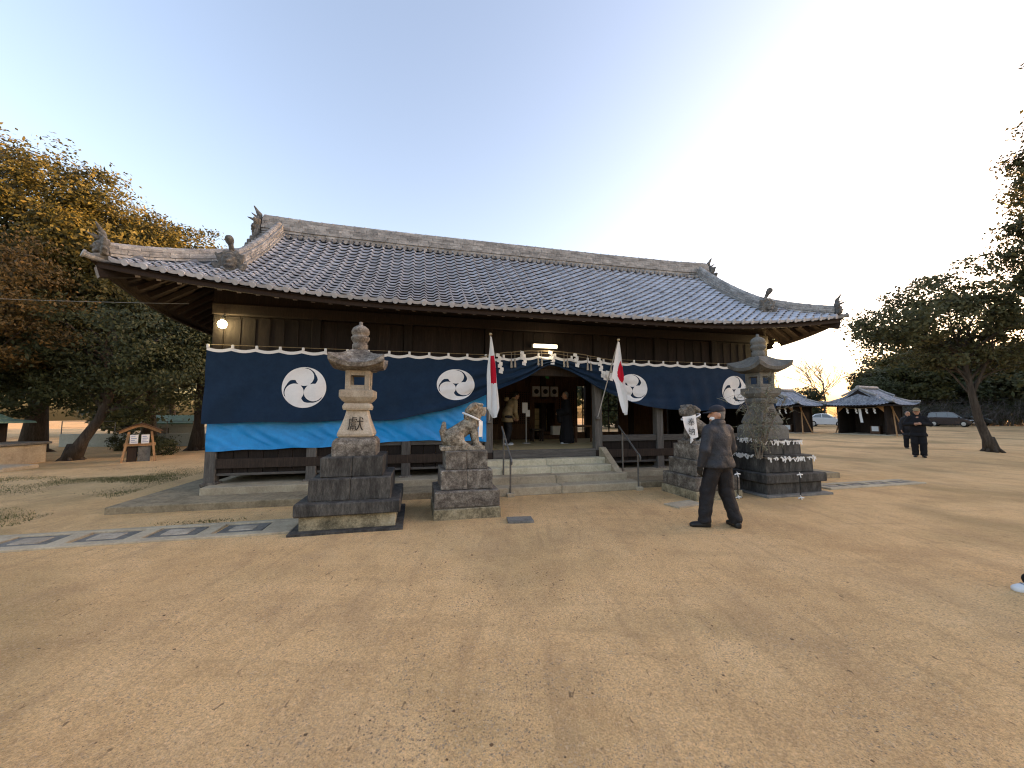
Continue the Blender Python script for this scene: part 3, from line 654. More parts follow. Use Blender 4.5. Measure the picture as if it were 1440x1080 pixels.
# eaves: soffit boards, rafters with pale ends, fascia
def under(t, q, off): p = S(t, q); p.z -= off; return p
fa = MB(); N_ = 64
for sd in (1, -1):
    rings = []
    for i in range(N_ + 1):
        t = -EH + .08 + (2 * EH - .16) * i / N_; p = S(t, .012); y = p.y if sd > 0 else 2 * WR - p.y
        rings.append([(t, y, p.z - .045), (t, y + .05 * sd, p.z - .045), (t, y + .05 * sd, p.z - .15), (t, y, p.z - .15)])
    fa.loft(rings)
for s in (-1, 1):
    rings = []
    for i in range(33):
        y = WR - EW + .08 + (2 * EW - .16) * i / 32; p = S2(y, .012, s); rings.append([(p.x, y, p.z - .045), (p.x - s * .05, y, p.z - .045), (p.x - s * .05, y, p.z - .15), (p.x, y, p.z - .15)])
    fa.loft(rings)
P('fascia', fa, M['wood_raft'], fix=True)
so = MB(); so.grid(lambda u_, q: under((2 * u_ - 1) * (EH - EW * q - .05), .02 + q * .40, .115), 50, 6)
for s in (-1, 1): so.grid(lambda u_, q: S2(WR + (2 * u_ - 1) * EW * (1 - q), .02 + q * .4, s) - Vector((0, 0, .115)), 24, 5)
P('soffit', so, M['wood_raft'])
def rafter(p0, p1, hw, hh):
    d = (p1 - p0).normalized(); x = Vector((d.y, -d.x, 0)).normalized(); u_ = x.cross(d); u_ = u_ if u_.z > 0 else -u_
    b = MB(); vs = [p + x * sx * hw + u_ * sz * hh for p in (p0, p1) for sz in (-1, 1) for sx in (-1, 1)]
    b.add(vs, [(0, 1, 3, 2)], 1); n = 0
    b.f += [(4, 6, 7, 5), (0, 4, 5, 1), (2, 3, 7, 6), (0, 2, 6, 4), (1, 5, 7, 3)]; b.m += [0] * 5
    return b
for i in range(50):
    t = -7.45 + 14.9 * i / 49; b = rafter(under(t, .075, .195), under(t, .42, .19), .036, .044); P('rafter', b, [M['wood_raft'], M['wood_end']])
for s in (-1, 1):
    for i in range(21):
        y = WR + (-EW + .45) + (2 * EW - .9) * i / 20; qe = min(.42, 1 - abs(y - WR) / EW + .02) if abs(y - WR) > EW * .6 else .42
        p0 = S2(y, .075, s); p1 = S2(y, max(qe, .12), s); p0.z -= .195; p1.z -= .19
        b = rafter(p0, p1, .036, .044); P('rafter', b, [M['wood_raft'], M['wood_end']])
    for side in (1, -1):
        a = S(s * (EH - EW * -.01), 0); c = S(s * (EH - EW * .42), .42)
        fy = (lambda p: Vector((p.x, p.y if side > 0 else 2 * WR - p.y, p.z)))
        a, c = fy(a), fy(c); a.z -= .26; c.z -= .26; b = rafter(a + (c - a) * .06, c, .07, .085); P('corner_rafter', b, [M['wood_raft'], M['wood_end']])
ab_ = MB(); ab_.box(-6.75, 6.75, -.03, .03, 3.7, 4.36); ab_.box(-6.75, 6.75, 4.17, 4.23, 3.7, 4.36)
for s in (-1, 1): ab_.box(s * 6.66 - .03, s * 6.66 + .03, .03, 4.17, 3.7, 4.34)
P('eave_closing_board', ab_, M['wood_dark'])
# ---------------------------------------------------------------- eave lamps and entrance light
def bulb(loc, label):
    o = thing('eave_lamp', label, 'lamp', H(*loc), HA)
    m = MB(); m.tube([(0, .12, .20), (0, .02, .17), (0, 0, .09)], .014, 6); m.lathe([(.028, .04), (.034, .10), (.02, .115)], 12); m.build('socket', M['steel'], o)
    m = MB(); m.lathe([(.01, -.095), (.06, -.075), (.08, -.02), (.066, .025), (.03, .06)], 16); m.build('light_bulb', M['bulb'], o, smooth=True)
    l = bpy.data.lights.new('lamp_light', 'POINT'); l.energy = .8; l.color = (1, .74, .36); l.shadow_soft_size = .07
    lo = bpy.data.objects.new('lamp_light', l); COL.objects.link(lo); lo.location = (0, -.05, -.2); lo.parent = o
M['bulb'] = emit('lit_bulb', (1, .78, .38), 20)
M['tube'] = emit('lit_tube', (1, .80, .50), .55)
bulb((-6.50, -.2, 3.36), 'lit yellow bulb under the eave above the crest beside the tarpaulin corner')
bulb((6.86, -.24, 3.5), 'lit yellow bulb under the eave above the lantern hung with bamboo')
tl = thing('tube_light', 'lit tube lamp fixed over the shrine entrance', 'lamp', H(.14, -.13, 3.2), HA)
m = MB(); m.cbox(-.33, .33, .0, .07, -.05, .055, .008); m.build('housing', M['wood_grey_h'], tl)
m = MB(); m.cbox(-.30, .30, -.05, .0, -.045, .045, .015); m.build('diffuser', M['tube'], tl)
l = bpy.data.lights.new('tube_glow', 'POINT'); l.energy = 1.4; l.color = (1, .8, .5); l.shadow_soft_size = .12; lo = bpy.data.objects.new('tube_glow', l); COL.objects.link(lo); lo.location = (0, -.2, -.1); lo.parent = tl
# ---------------------------------------------------------------- curtain, tarpaulin, crests, rope, flags
CB = [(-6.75, 1.42), (-4.44, 1.45), (-3.17, 1.48), (-2.27, 1.66), (-1.6, 1.88), (-1.0, 2.15), (-.32, 2.46), (.16, 2.76), (.75, 2.58), (1.2, 2.34), (1.72, 2.08), (2.4, 1.85), (3.3, 1.70), (4.2, 1.68), (5.44, 1.74), (6.75, 1.76)]
def lerp_tab(tab, x):
    for (a, b), (c, d) in zip(tab, tab[1:]):
        if x <= c: f = max(0, (x - a) / (c - a)); f2 = f; return b + (d - b) * f2
    return tab[-1][1]
def czb(t): return (lerp_tab(CB, t - .18) + lerp_tab(CB, t) * 2 + lerp_tab(CB, t + .18)) / 4 + .012 * math.sin(t * 4.1)
LP = .415
def czt(t): f = ((t + 6.72) / LP) % 1; return 2.88 - .038 * math.sin(math.pi * f) + .085 * math.exp(-((t - .18) / .7) ** 2)
def cw(t, z):
    zt, zb = czt(t), czb(t); s = (zt - z) / max(zt - zb, .05); g = math.exp(-((t - .18) / 2.3) ** 2)
    side = 1 if t > .18 else -1
    fold = g * (.018 + .05 * s ** 1.3) * math.sin(s * 21 + .9 * math.sin(t * 2.3) + side * .3) + .035 * g * s ** 3 * math.sin(s * 43 + t * 3)
    soft = .028 * math.sin(3.1 * t + 4.4 * s + 1.5 * math.sin(t * .9)) * s + .018 * math.sin(6.4 * t * .55 + s * 9.5 + 2 * math.sin(t * 1.1)) * (1 - abs(2 * s - 1))
    soft += s * (.022 * math.sin(7.4 * t + 5.5 * s + 2.2 * math.sin(.8 * t)) + .014 * math.sin(12.5 * t - 3.5 * s + 3 * math.sin(1.3 * t))) * (1 - .6 * g)
    return -.235 - .02 * s - fold * .8 - soft - .05 * s * s * g
cur = thing('curtain', 'navy crested curtain hung along the hall front and drawn up over the entrance', 'curtain', HC, HA)
m = MB()
def cf(u_, s): t = -6.72 + 13.44 * u_; z = czt(t) - .055 - (czt(t) - .055 - czb(t)) * s; return (t, cw(t, z), z)
m.grid(cf, 420, 60); o = m.build('cloth', M['navy'], cur, smooth=True)
m = MB()
def bf(u_, s): t = -6.72 + 13.44 * u_; z = czt(t) - .06 * s; return (t, cw(t, z) - .006, z)
m.grid(bf, 260, 2); m.build('white_band', M['white_cloth'], cur, smooth=True)
m = MB(); m.tube([(-6.75 + 13.5 * i / 60, -.235, czt(-6.72 + LP * round((-.03 + 13.5 * i / 60) / LP)) + .05) for i in range(61)], .007, 5); m.build('hanging_cord', M['straw'], cur)
for k in range(33):
    t = -6.72 + .02 + LP * k
    if t > 6.7: break
    m = MB(); m.cbox(t - .024, t + .024, -.252, -.222, czt(t) - .01, czt(t) + .062, .006); m.build('loop', M['white_cloth'], cur)
def tomoe(X, Y):
    r = np.hypot(X, Y); f = 1 - r; Rh, D = .43, .5
    dark = np.full(X.shape, -1.)
    heads = np.full(X.shape, -1.); gaps = np.full(X.shape, -1.)
    for k in range(3):
        th = math.pi / 2 + k * 2 * math.pi / 3; hx, hy = D * math.cos(th), D * math.sin(th); dx, dy = X - hx, Y - hy; rho = np.hypot(dx, dy)
        heads = np.maximum(heads, Rh - rho)
        ph = np.degrees(np.arctan2(dy, dx)) - (math.degrees(th) - 90); ph = (ph + 180 + 70) % 360 - 250 + 0 + 180 - 0 if False else ((ph + 360 + 110) % 360) - 110
        gth = np.interp(ph, [-110, -90, -60, -38, -12, 15, 50, 80, 105, 110, 250], [0.02, .04, .05, .17, .19, .085, .045, .035, .005, -.2, -.2])
        gaps = np.maximum(gaps, np.minimum(rho - Rh, Rh + gth - rho))
    tri = .17 - r
    dark = np.minimum(np.maximum(gaps, tri), -heads)
    return np.minimum(f, -dark)
polys = march(tomoe, -1.03, 1.03, -1.03, 1.03, 76)
for (tc, zc, rt, rz_) in ((-4.99, 2.13, .41, .41), (-1.97, 2.24, .41, .34), (2.36, 2.24, .41, .34), (5.40, 2.22, .40, .385)):
    m = MB()
    for p in polys:
        q = [(tc + x * rt, zc + y * rz_) for x, y in p]
        if min(z - czb(t) for t, z in q) < .012: continue
        m.add([(t, cw(t, z) - .008, z) for t, z in q], [tuple(range(len(q)))])
    m.build('crest', M['white_cloth'], cur)
# tarpaulin
tb = [(-6.75, .88), (-4.42, .93), (-2.87, 1.03), (-1.64, .99), (-1.25, .98)]
def tf(u_, s):
    t = -6.70 + 5.44 * u_; zt = 2.3 if t > -2.6 else 1.65; zt = czb(t) + .22; zb = lerp_tab(tb, t) + .01 * math.sin(t * 7); z = zt - (zt - zb) * s
    w = -.118 + .02 * math.sin(5 * t - 8 * s) * s + .007 * abs(math.sin(3.3 * t + 5.2 * z)) + .006 * math.sin(17 * t + 9 * z + 2 * math.sin(z * 11)) + .018 * mnoise.noise((t * 2.2, z * 3.4, 1)) + .03 * abs(mnoise.noise((t * 3.5 + z * 4, z * 2 - t, 7)))
    return (t, min(w, -.1) , z)
m = MB(); m.grid(tf, 170, 40); tp = m.build('tarpaulin', M['tarp'], None, smooth=True); tp.location = HC; tp.rotation_euler = (0, 0, HA)
tag(tp, 'bright blue plastic tarpaulin sheet stretched below the navy curtain', 'tarpaulin')
# sacred rope with zigzag papers and straw tassels
sr = thing('sacred_rope', 'thin straw rope with white zigzag papers and tassels across the entrance', 'rope', HC, HA)
RT = [(-1.45, 2.86), (-.95, 2.98), (-.35, 3.05), (.3, 3.07), (.95, 3.03), (1.5, 2.95), (2.0, 2.88), (2.25, 2.85)]
def rz(t): return lerp_tab(RT, t)
m = MB(); m.tube([(-1.45 + 3.7 * i / 40, -.27, rz(-1.45 + 3.7 * i / 40) + .004 * math.sin(i * 2.1)) for i in range(41)], .011, 6); m.build('rope', M['straw'], sr)
def shide(t, w, z, n, sx=.085, sy=.1, name='zigzag_paper', par=None):
    m = MB(); x = 0
    for k in range(n):
        d = 1 if k % 2 == 0 else -1
        dx = sx * .42 * (1 if k % 2 else -1); x = dx * .5 + .02 * k * 0 + (.012 * k)
        a, b = w + .012 * d, w - .012 * d; zz = z - sy * .62 * k
        m.add([(t + x - sx * .5, a, zz), (t + x + sx * .5, b, zz - .02), (t + x + sx * .5, b, zz - sy), (t + x - sx * .5, a, zz + .02 - sy)], [(0, 1, 2, 3)])
    return m.build(name, M['paper'], par or sr)
for t, n in ((-1.02, 7), (-.45, 5), (.24, 5), (.86, 5), (1.47, 5)): shide(t, -.285, rz(t) + .01, n)
for k in range(7):
    a = 2 * math.pi * k / 7; shide(1.66 + .09 * math.cos(a), -.30 + .03 * math.sin(a), 2.60 + .05 * math.sin(a * 2), 2, .1, .1)
for t0 in (-.72, -.08, .56, 1.16, 1.78):
    for dx in (0, .085):
        t = t0 + dx; m = MB(); m.tube([(t, -.275, rz(t)), (t, -.28, rz(t) - .16), (t, -.28, rz(t) - .17), (t, -.285, rz(t) - .36)], [.004, .004, .014, .03], 7); m.build('tassel', M['tassel'], sr)
# green paper pendant under the curtain peak
M['green'] = pm('green_cloth', [(.02, .16, .05), (.04, .26, .09)], 5, .8, .05, fine=.1)
gp_ = thing('green_pendant', 'small green cloth pendant hanging under the curtain peak at the entrance', 'pendant', H(.34, .3, 2.78), HA)
m = MB(); m.tube([(0, 0, .22), (0, 0, 0)], .005, 5); m.build('cord', M['straw'], gp_)
m = MB(); m.loft([[(-.10, -.01, 0), (.10, -.01, 0), (.10, .01, 0), (-.10, .01, 0)], [(-.075, -.03, -.05), (.075, -.03, -.05), (.075, .03, -.05), (-.075, .03, -.05)], [(-.06, -.03, -.2), (.055, -.02, -.2), (.05, .03, -.2), (-.05, .02, -.2)], [(-.045, -.02, -.30), (.03, -.02, -.32), (.03, .02, -.31), (-.03, .02, -.30)]]); m.build('pendant_cloth', M['green'], gp_)
# national flags on leaning poles
def flag(base, top, outline, label, pleat, seed):
    base, top = Vector(base), Vector(top); d = (top - base).normalized()
    o = thing('flag', label, 'flag', HM @ base, HA, None)
    m = MB(); m.tube([(0, 0, 0), top - base], .013, 8); m.build('pole', M['pole'], o)
    m = MB(); m.lathe([(.006, -.03), (.03, -.022), (.037, 0), (.028, .025), (.004, .036)], 14, c=tuple(top - base + d * .03)); m.build('finial', M['brass'], o, smooth=True)
    T0 = top - base - d * .03
    # outline: list of (drop, xl, xr); pleat: list of (a, x fraction, depth)
    def f(a, s):
        dr = outline[-1][0] * s; xl = lerp_tab([(q[0], q[1]) for q in outline], dr); xr = lerp_tab([(q[0], q[2]) for q in outline], dr)
        fx = lerp_tab([(q[0], q[1]) for q in pleat], a); fd = lerp_tab([(q[0], q[2]) for q in pleat], a)
        x = xl + (xr - xl) * fx; dep = fd * (.25 + .75 * min(1, dr / .5)) * min(1, (xr - xl) / .15)
        wob = .008 * math.sin(9 * s + 5 * a + seed)
        zz = T0.z - dr + .09 * max(0, s - .8) * 5 * (abs(a - .45) * 1.4) 
        return (T0.x + x + wob, T0.y - .03 + dep + .01 * math.sin(7 * s + seed + 3 * a), zz)
    def mf(a, s):
        dr = outline[-1][0] * s; return 1 if ((a - .5) / .30) ** 2 + ((dr - .70) / .30) ** 2 < 1 else 0
    m = MB(); m.grid(f, 72, 80, mf=mf); m.build('flag_cloth', [M['white_cloth'], M['red_cloth']], o, smooth=True)
    m = MB(); m.cbox(-.05, .05, -.05, .05, -.03, .03, .008); m.build('bracket', M['steel'], o)
PL = [(0, .0, .05), (.16, .30, -.02), (.30, .14, .07), (.38, .26, .06), (.60, .82, -.06), (.70, .62, .08), (.80, .74, .06), (1, 1.0, .04)]
flag((-1.2, -.15, 1.42), (-1.30, -.78, 3.26), [(0, -.01, .02), (.35, -.03, .075), (.8, -.065, .14), (1.2, -.07, .175), (1.55, -.06, .19), (1.72, .03, .15)], 'white flag with a red disc hanging furled beside the shaggy stone dog', PL, 1)
PL2 = [(0, .0, .0), (.22, .52, .0), (.36, .70, -.05), (.48, .52, .06), (.58, .66, .05), (.78, 1.0, -.02), (.88, .8, .08), (1, .9, .06)]
flag((1.46, -.15, 1.50), (1.70, -.78, 3.28), [(0, -.01, .02), (.35, -.10, .07), (.80, -.19, .11), (.95, -.10, .13), (1.2, -.035, .17), (1.5, .02, .20), (1.68, .06, .19)], 'white flag with a red disc hanging open before the curtain right of the steps', PL2, 4)
# ---------------------------------------------------------------- stone lanterns
def ch_mesh(ch, size, T, mat, parent, name='carved_character', thick=0):
    vs, fs = glyph(ch, size)
    if not vs: return
    m = MB(); m.add([T @ Vector(p) for p in vs], fs); return m.build(name, mat, parent)
def lantern(loc, sc, label, up, low, ch, old):
    o = thing('stone_lantern', label, 'stone lantern', loc, HA); K = sc
    def B_(name, mb, mat, par=o):
        f = .91 if max(v[2] for v in mb.v) < .985 else (.84 if name in ('pedestal', 'shaft', 'platform', 'fire_box') else (.8 if name == 'lantern_roof' else .88))
        mb.xf(Matrix.Diagonal((K * f, K * f, K, 1))); return mb.build(name, mat, par, fix=True)
    m = MB(); m.cbox(-.80, .80, -.82, .8, -.08, .035, .012, .006); B_('ground_slab', m, M['granite_black'] if not old else M['granite_grey'])
    m = MB(); m.cbox(-.685, .685, -.685, .685, .0, .225, .012, .005); B_('base_course', m, M['granite_mossy'] if not old else M['granite_black'])
    m = MB(); m.cbox(-.75, .75, -.75, .75, .226, .39, .015, .006); B_('plinth_slab', m, low)
    for i in range(2):
        m = MB(); m.cbox(-.60 + .6 * i + .002, .6 * i - .002, -.60, .60, .391, .70, .012, .005); B_('lower_tier_block', m, low)
    for i in range(2):
        m = MB(); m.cbox(-.47 + .47 * i + .002, .47 * i - .002, -.47, .47, .701, .98, .012, .005); B_('upper_tier_block', m, low)
    m = MB(); m.sq([(.37, .981), (.37, 1.16), (.355, 1.20), (.32, 1.235), (.285, 1.25)]); B_('pedestal', m, M['granite_weathered'] if not old else M['granite_grey'])
    m = MB(); m.sq([(.275, 1.25), (.30, 1.27), (.305, 1.30), (.29, 1.34), (.255, 1.42), (.215, 1.52), (.185, 1.62), (.175, 1.68)]); m.sq([(.225, 1.66), (.24, 1.69), (.24, 1.72), (.215, 1.76), (.19, 1.765)])
    sh = B_('shaft', m, up)
    m = MB(); m.sq([(.20, 1.765), (.25, 1.80), (.29, 1.85), (.295, 1.86), (.295, 1.955), (.27, 1.965)]); B_('platform', m, up)
    m = MB()
    for sx in (-1, 1):
        for sy in (-1, 1): m.cbox(sx * .165 - .045, sx * .165 + .045, sy * .165 - .045, sy * .165 + .045, 1.965, 2.27, .008)
    for a, c, e, f in ((-.12, .12, -.2, -.14), (-.12, .12, .14, .2), (-.2, -.14, -.12, .12), (.14, .2, -.12, .12)):
        m.box(a, c, e, f, 1.966, 2.04); m.box(a, c, e, f, 2.19, 2.269)
    B_('fire_box', m, up)
    # roof with upswept corners
    def ring(h, z, up_, n=6):
        r = []
        cs = [(-1, -1), (1, -1), (1, 1), (-1, 1)]
        for k in range(4):
            a, c = cs[k], cs[(k + 1) % 4]
            for i in range(n):
                f = i / n; e = abs(2 * f - 1) ** 2.4; r.append(((a[0] + (c[0] - a[0]) * f) * h * (1 + .05 * e), (a[1] + (c[1] - a[1]) * f) * h * (1 + .05 * e), z + up_ * e))
        return r
    m = MB(); m.loft([ring(.19, 2.262, 0), ring(.26, 2.27, .0), ring(.46, 2.30, .10), ring(.475, 2.36, .14), ring(.36, 2.42, .09), ring(.26, 2.50, .03), ring(.19, 2.565, 0), ring(.13, 2.60, 0)]); B_('lantern_roof', m, M['granite_weathered'] if not old else M['granite_grey'])
    m = MB(); m.lathe([(.125, 2.595), (.135, 2.61), (.135, 2.69), (.11, 2.70), (.13, 2.73), (.155, 2.77), (.16, 2.80), (.14, 2.82), (.125, 2.835), (.15, 2.86), (.155, 2.90), (.13, 2.95), (.08, 2.985), (.035, 3.0), (.03, 3.05), (.0, 3.06)], 18); B_('jewel_finial', m, M['granite_weathered'] if not old else M['granite_grey']).data.polygons.foreach_set('use_smooth', [True] * 0 or [True] * len(m.f))
    # carved character on the front of the shaft: follows its slope
    T = Matrix.Translation((0, -.224 * K, 1.455 * K)) @ Matrix.Rotation(R(90 - 15), 4, 'X')
    ch_mesh(ch, .235 * K, T, M['carve'], sh)
    return o
LL = lantern((-2.40, 6.02, 0), 1.0, 'stone lantern with pale carved shaft on black tiers before the tarpaulin', M['granite'], M['granite_black'], '獻', False)
LR = lantern((5.44, 8.42, 0), 1.1, 'dark grey stone lantern with bamboo and strings of paper strips on it', M['granite_grey'], M['granite_black'], '奉', True)

# ---------------------------------------------------------------- guardian dogs
def pedestal(loc, sc, label, a, b_):
    o = thing('statue_pedestal', label, 'pedestal', loc, HA)
    m = MB(); m.cbox(-.52, .52, -.52, .52, -.05, .16, .015, .008); m.build('base_course', b_, o)
    m = MB(); m.cbox(-.50, .50, -.50, .50, .161, .42, .018, .01); m.build('plinth_slab', a, o)
    for i in range(2):
        m = MB(); m.cbox(-.41 + .41 * i + .002, .41 * i - .002, -.41, .41, .421, .72, .012, .007); m.build('lower_block', a, o)
    for i in range(2):
        m = MB(); m.cbox(-.34 + .34 * i + .002, .34 * i - .002, -.34, .34, .721, 1.01, .012, .007); m.build('upper_block', a, o)
    return o
def dog(loc, rz_, label, mat, mirror=1):
    # sits facing +x; origin at plinth level
    p = [('b', (-.02, 0, .03), (.36, .20, .035)),
         ('e', (-.17, 0, .20), (.17, .17, .16)), ('c', (-.15, 0, .24), (.14, 0, .43), .135, .125), ('e', (.12, 0, .40), (.13, .14, .15)),
         ('c', (.14, 0, .46), (.20, 0, .60), .125, .12),
         ('e', (.20, 0, .66), (.13, .135, .125)), ('b', (.305, 0, .64), (.075, .08, .06)), ('c', (.33, -.06, .675), (.33, .06, .675), .022, .022), ('e', (.365, 0, .685), (.03, .04, .025)), ('b', (.30, 0, .575), (.065, .065, .02)),
         ('e', (.285, .075, .71), (.03, .03, .025)), ('e', (.285, -.075, .71), (.03, .03, .025)), ('c', (.30, .09, .74), (.22, .1, .76), .025, .02), ('c', (.30, -.09, .74), (.22, -.1, .76), .025, .02),
         ('c', (.17, .12, .72), (.08, .15, .66), .045, .03), ('c', (.17, -.12, .72), (.08, -.15, .66), .045, .03)]
    for s in (-1, 1):
        p += [('c', (.16, s * .085, .36), (.21, s * .095, .10), .066, .05), ('e', (.24, s * .095, .075), (.075, .055, .042)),
              ('e', (-.14, s * .13, .17), (.15, .075, .14)), ('c', (-.05, s * .15, .12), (.02, s * .15, .08), .06, .05), ('e', (.03, s * .15, .07), (.08, .052, .042))]
    for i in range(9):                          # curled mane
        a = -1.2 + 2.4 * i / 8; p.append(('e', (.09 + .03 * math.cos(a * 2), .125 * math.sin(a), .60 + .10 * math.cos(a)), (.036, .036, .036)))
        p.append(('e', (.05, .12 * math.sin(a), .50 + .07 * math.cos(a)), (.034, .034, .034)))
    p += [('c', (-.30, 0, .12), (-.33, 0, .30), .055, .06), ('c', (-.33, 0, .30), (-.32, 0, .43), .06, .035), ('c', (-.31, .05, .15), (-.36, .06, .30), .04, .035), ('c', (-.31, -.05, .15), (-.36, -.06, .30), .04, .035)]
    o = sdf_mesh('guardian_dog', p, .0095, .015, mat, None, bump=lambda Q: .005 * np.sin(Q[..., 0] * 47 + 3 * np.sin(Q[..., 2] * 23)) * np.sin(Q[..., 2] * 52) * np.sin(Q[..., 1] * 41))
    o.location = loc; o.rotation_euler = (0, 0, rz_); tag(o, label, 'statue'); return o
pedestal((-.80, 6.52, 0), 1, 'blotchy tiered stone pedestal carrying the dog beside the blue tarpaulin', M['granite_weathered'], M['granite_mossy'])
pedestal((3.76, 7.83, 0), 1, 'blotchy tiered stone pedestal carrying the dog with the lettered cloth', M['granite_weathered'], M['granite_mossy'])
M['granite_lichen'] = pm('lichened_granite', [(.05, .038, .03), (.14, .115, .085), (.30, .26, .20), (.40, .37, .31)], 9, .92, .45, 55, fine=.35, lo=.34, hi=.66)
dog((-.82, 6.50, 1.01), HA, 'lichened seated stone guardian dog with a plain white collar', M['granite_lichen'])
dog((3.76, 7.83, 1.01), HA + math.pi, 'seated stone guardian dog with a lettered white cloth at its neck', M['granite_weathered'])
# collar on the first dog
M['cord_white'] = M['white_cloth']
cl = thing('white_collar', 'white cloth band tied round the neck of the stone dog', 'cloth band', (-.82, 6.50, 1.01), HA)
m = MB(); ring_ = []
for i in range(25):
    a = 2 * math.pi * i / 24; ring_.append((.145 + .15 * math.cos(a) , .152 * math.sin(a), .535 - .07 * math.cos(a)))
m.tube(ring_, .017, 6); m.build('band', M['white_cloth'], cl)
m = MB()
def bib(u_, v_): return (.30 + .015 * v_ + .01 * math.sin(7 * v_), -.075 + .10 * u_ * (1 - .3 * v_), .475 - .30 * v_ + .02 * math.sin(5 * u_))
m.grid(bib, 6, 12); m.build('hanging_end', M['white_cloth'], cl)
m = MB(); m.grid(lambda u_, v_: (.27 + .03 * v_, -.155 - .01 * math.sin(6 * v_), .50 - .26 * v_) if False else (.24 + .07 * u_, -.148 - .012 * math.sin(5 * v_) - .03 * v_ * 0 + .03 * u_, .47 - .26 * v_), 4, 10); m.build('hanging_end', M['white_cloth'], cl)
# lettered cloth on the second dog: hangs toward the forecourt
sg = thing('lettered_cloth', 'white cloth with black brushed characters hung on a stone dog', 'cloth', (3.76, 7.83, 1.01), HA)
m = MB(); m.tube([(-.16 + .17 * math.cos(a) * 1.05, .165 * math.sin(a), .53 + .06 * math.cos(a)) for a in [2 * math.pi * i / 24 for i in range(25)]], .014, 6); m.build('band', M['white_cloth'], sg)
def sc_(u_, v_): x = -.52 + .30 * u_ + .03 * v_; return (x, -.215 + .012 * math.sin(6 * u_) - .015 * v_, .56 - .015 * math.sin(3 * u_) + .05 * (u_ - .5) - (.20 + .24 * min(1, u_ * 1.9)) * v_)
m = MB(); m.grid(sc_, 14, 14); m.build('cloth_sheet', M['white_cloth'], sg, smooth=True)
m = MB(); m.tube([(-.34, -.215, .13), (-.32, -.215, .08), (-.35, -.21, .02)], [.02, .03, .008], 6); m.build('knotted_end', M['white_cloth'], sg)
for chh, z in (('奉', .435), ('納', .255)):
    ch_mesh(chh, .16, Matrix.Translation((-.345, -.247, z)) @ Matrix.Rotation(R(90), 4, 'X'), M['ink'], sg, 'brushed_character')
# ---------------------------------------------------------------- handrails, strings, stakes, bamboo
def handrail(tb, label, dr):
    o = thing('handrail', label, 'handrail', H(tb, -1.35, 0), HA)
    m = MB(); m.cbox(-.075, .075, -.075, .075, -.03, .075, .012, .004); m.build('concrete_foot', M['concrete'], o)
    m = MB(); m.tube([(0, 0, .05), (0, 0, .74)], .019, 8); m.build('post', M['steel'], o)
    m = MB(); m.tube([(0, .62, .3), (0, .62, 1.22)], .019, 8); m.build('post', M['steel'], o)
    m = MB(); m.tube([(0, -.09, .62), (0, -.10, .68), (0, -.07, .735), (0, 0, .765), (0, .62, 1.21), (0, .78, 1.32)], .019, 8); m.build('rail', M['steel'], o)
handrail(-1.00, 'steel pipe handrail on the stair end by the furled flag', 1)
handrail(1.78, 'steel pipe handrail on the stair end by the sloping concrete cheek', 1)
# two strings of tied paper strips across the dark lantern
def paper_string(z, half, label, name='paper_strip_string'):
    K = 1.09; o = thing(name, label, 'paper strips', (5.44, 8.42, z), HA)
    h = half; pts = [(-h, .25, 0), (-h - .015, -h - .015, -.01), (0, -h - .02, -.03), (h + .015, -h - .015, 0), (h + .02, .2, .012)]
    m = MB(); m.tube(pts, .006, 5); m.build('cord', M['straw'], o)
    for k in range(44):
        f = rnd.random() ** .8 if k < 24 else rnd.uniform(0, 1)
        if k < 24: x = -h + 2 * h * f; p = Vector((x, -h - .028, -.015 - .012 * math.cos(x * 2))); ax = Vector((1, 0, 0))
        else: p = Vector((-h - .024, -h + (h + .15) * f, .005)); ax = Vector((0, 1, 0))
        m = MB(); a = rnd.uniform(-1.1, 1.1); L = rnd.uniform(.05, .11); w = .013
        n = Vector((0, -1, 0)) if k < 24 else Vector((-1, 0, 0)); out = n * .014
        d = ax * math.cos(a) + Vector((0, 0, 1)) * math.sin(a); s = ax * -math.sin(a) + Vector((0, 0, 1)) * math.cos(a)
        q = [p - d * L * .5 - s * w, p - d * L * .5 + s * w + out, p + s * w * 1.3 + out * 1.6, p + d * L * .5 + s * w + out, p + d * L * .5 - s * w, p - s * w + out * 1.2]
        e = -Vector((0, 0, 1)) * rnd.uniform(.03, .085) + ax * rnd.uniform(-.05, .05)
        m.add(q, [(0, 1, 2, 5), (5, 2, 3, 4)]); m.add([p - ax * .012 + out, p + ax * .012 + out, p + ax * .012 + e + out * 1.4, p - ax * .012 + e + out], [(0, 1, 2, 3)])
        m.build('paper_strip', M['paper'], o)
paper_string(1.065, .475, 'upper string of white tied paper strips round the bamboo-hung lantern')
paper_string(.742, .605, 'lower string of white tied paper strips round the bamboo-hung lantern')
def stake(loc, label):
    o = thing('iron_stake', label, 'stake', loc)
    m = MB(); m.tube([(0, 0, -.03), (.0, 0, .46)], .009, 6); m.build('rod', M['ink'], o)
    for z in (.46, .03):
        m = MB(); m.tube([(-.05, 0, z - .01), (0, -.012, z + .012), (.055, 0, z)], .012, 5); m.tube([(0, -.015, z), (.01, -.02, z - .06)], [.013, .004], 5); m.tube([(0, -.015, z), (-.02, -.02, z + .05)], [.012, .004], 5); m.build('paper_tie', M['paper'], o)
stake((5.42, 7.36, 0), 'thin iron stake tied with white paper at the near corner of the lantern base')
stake((4.28, 7.42, 0), 'thin iron stake tied with white paper behind the capped man')
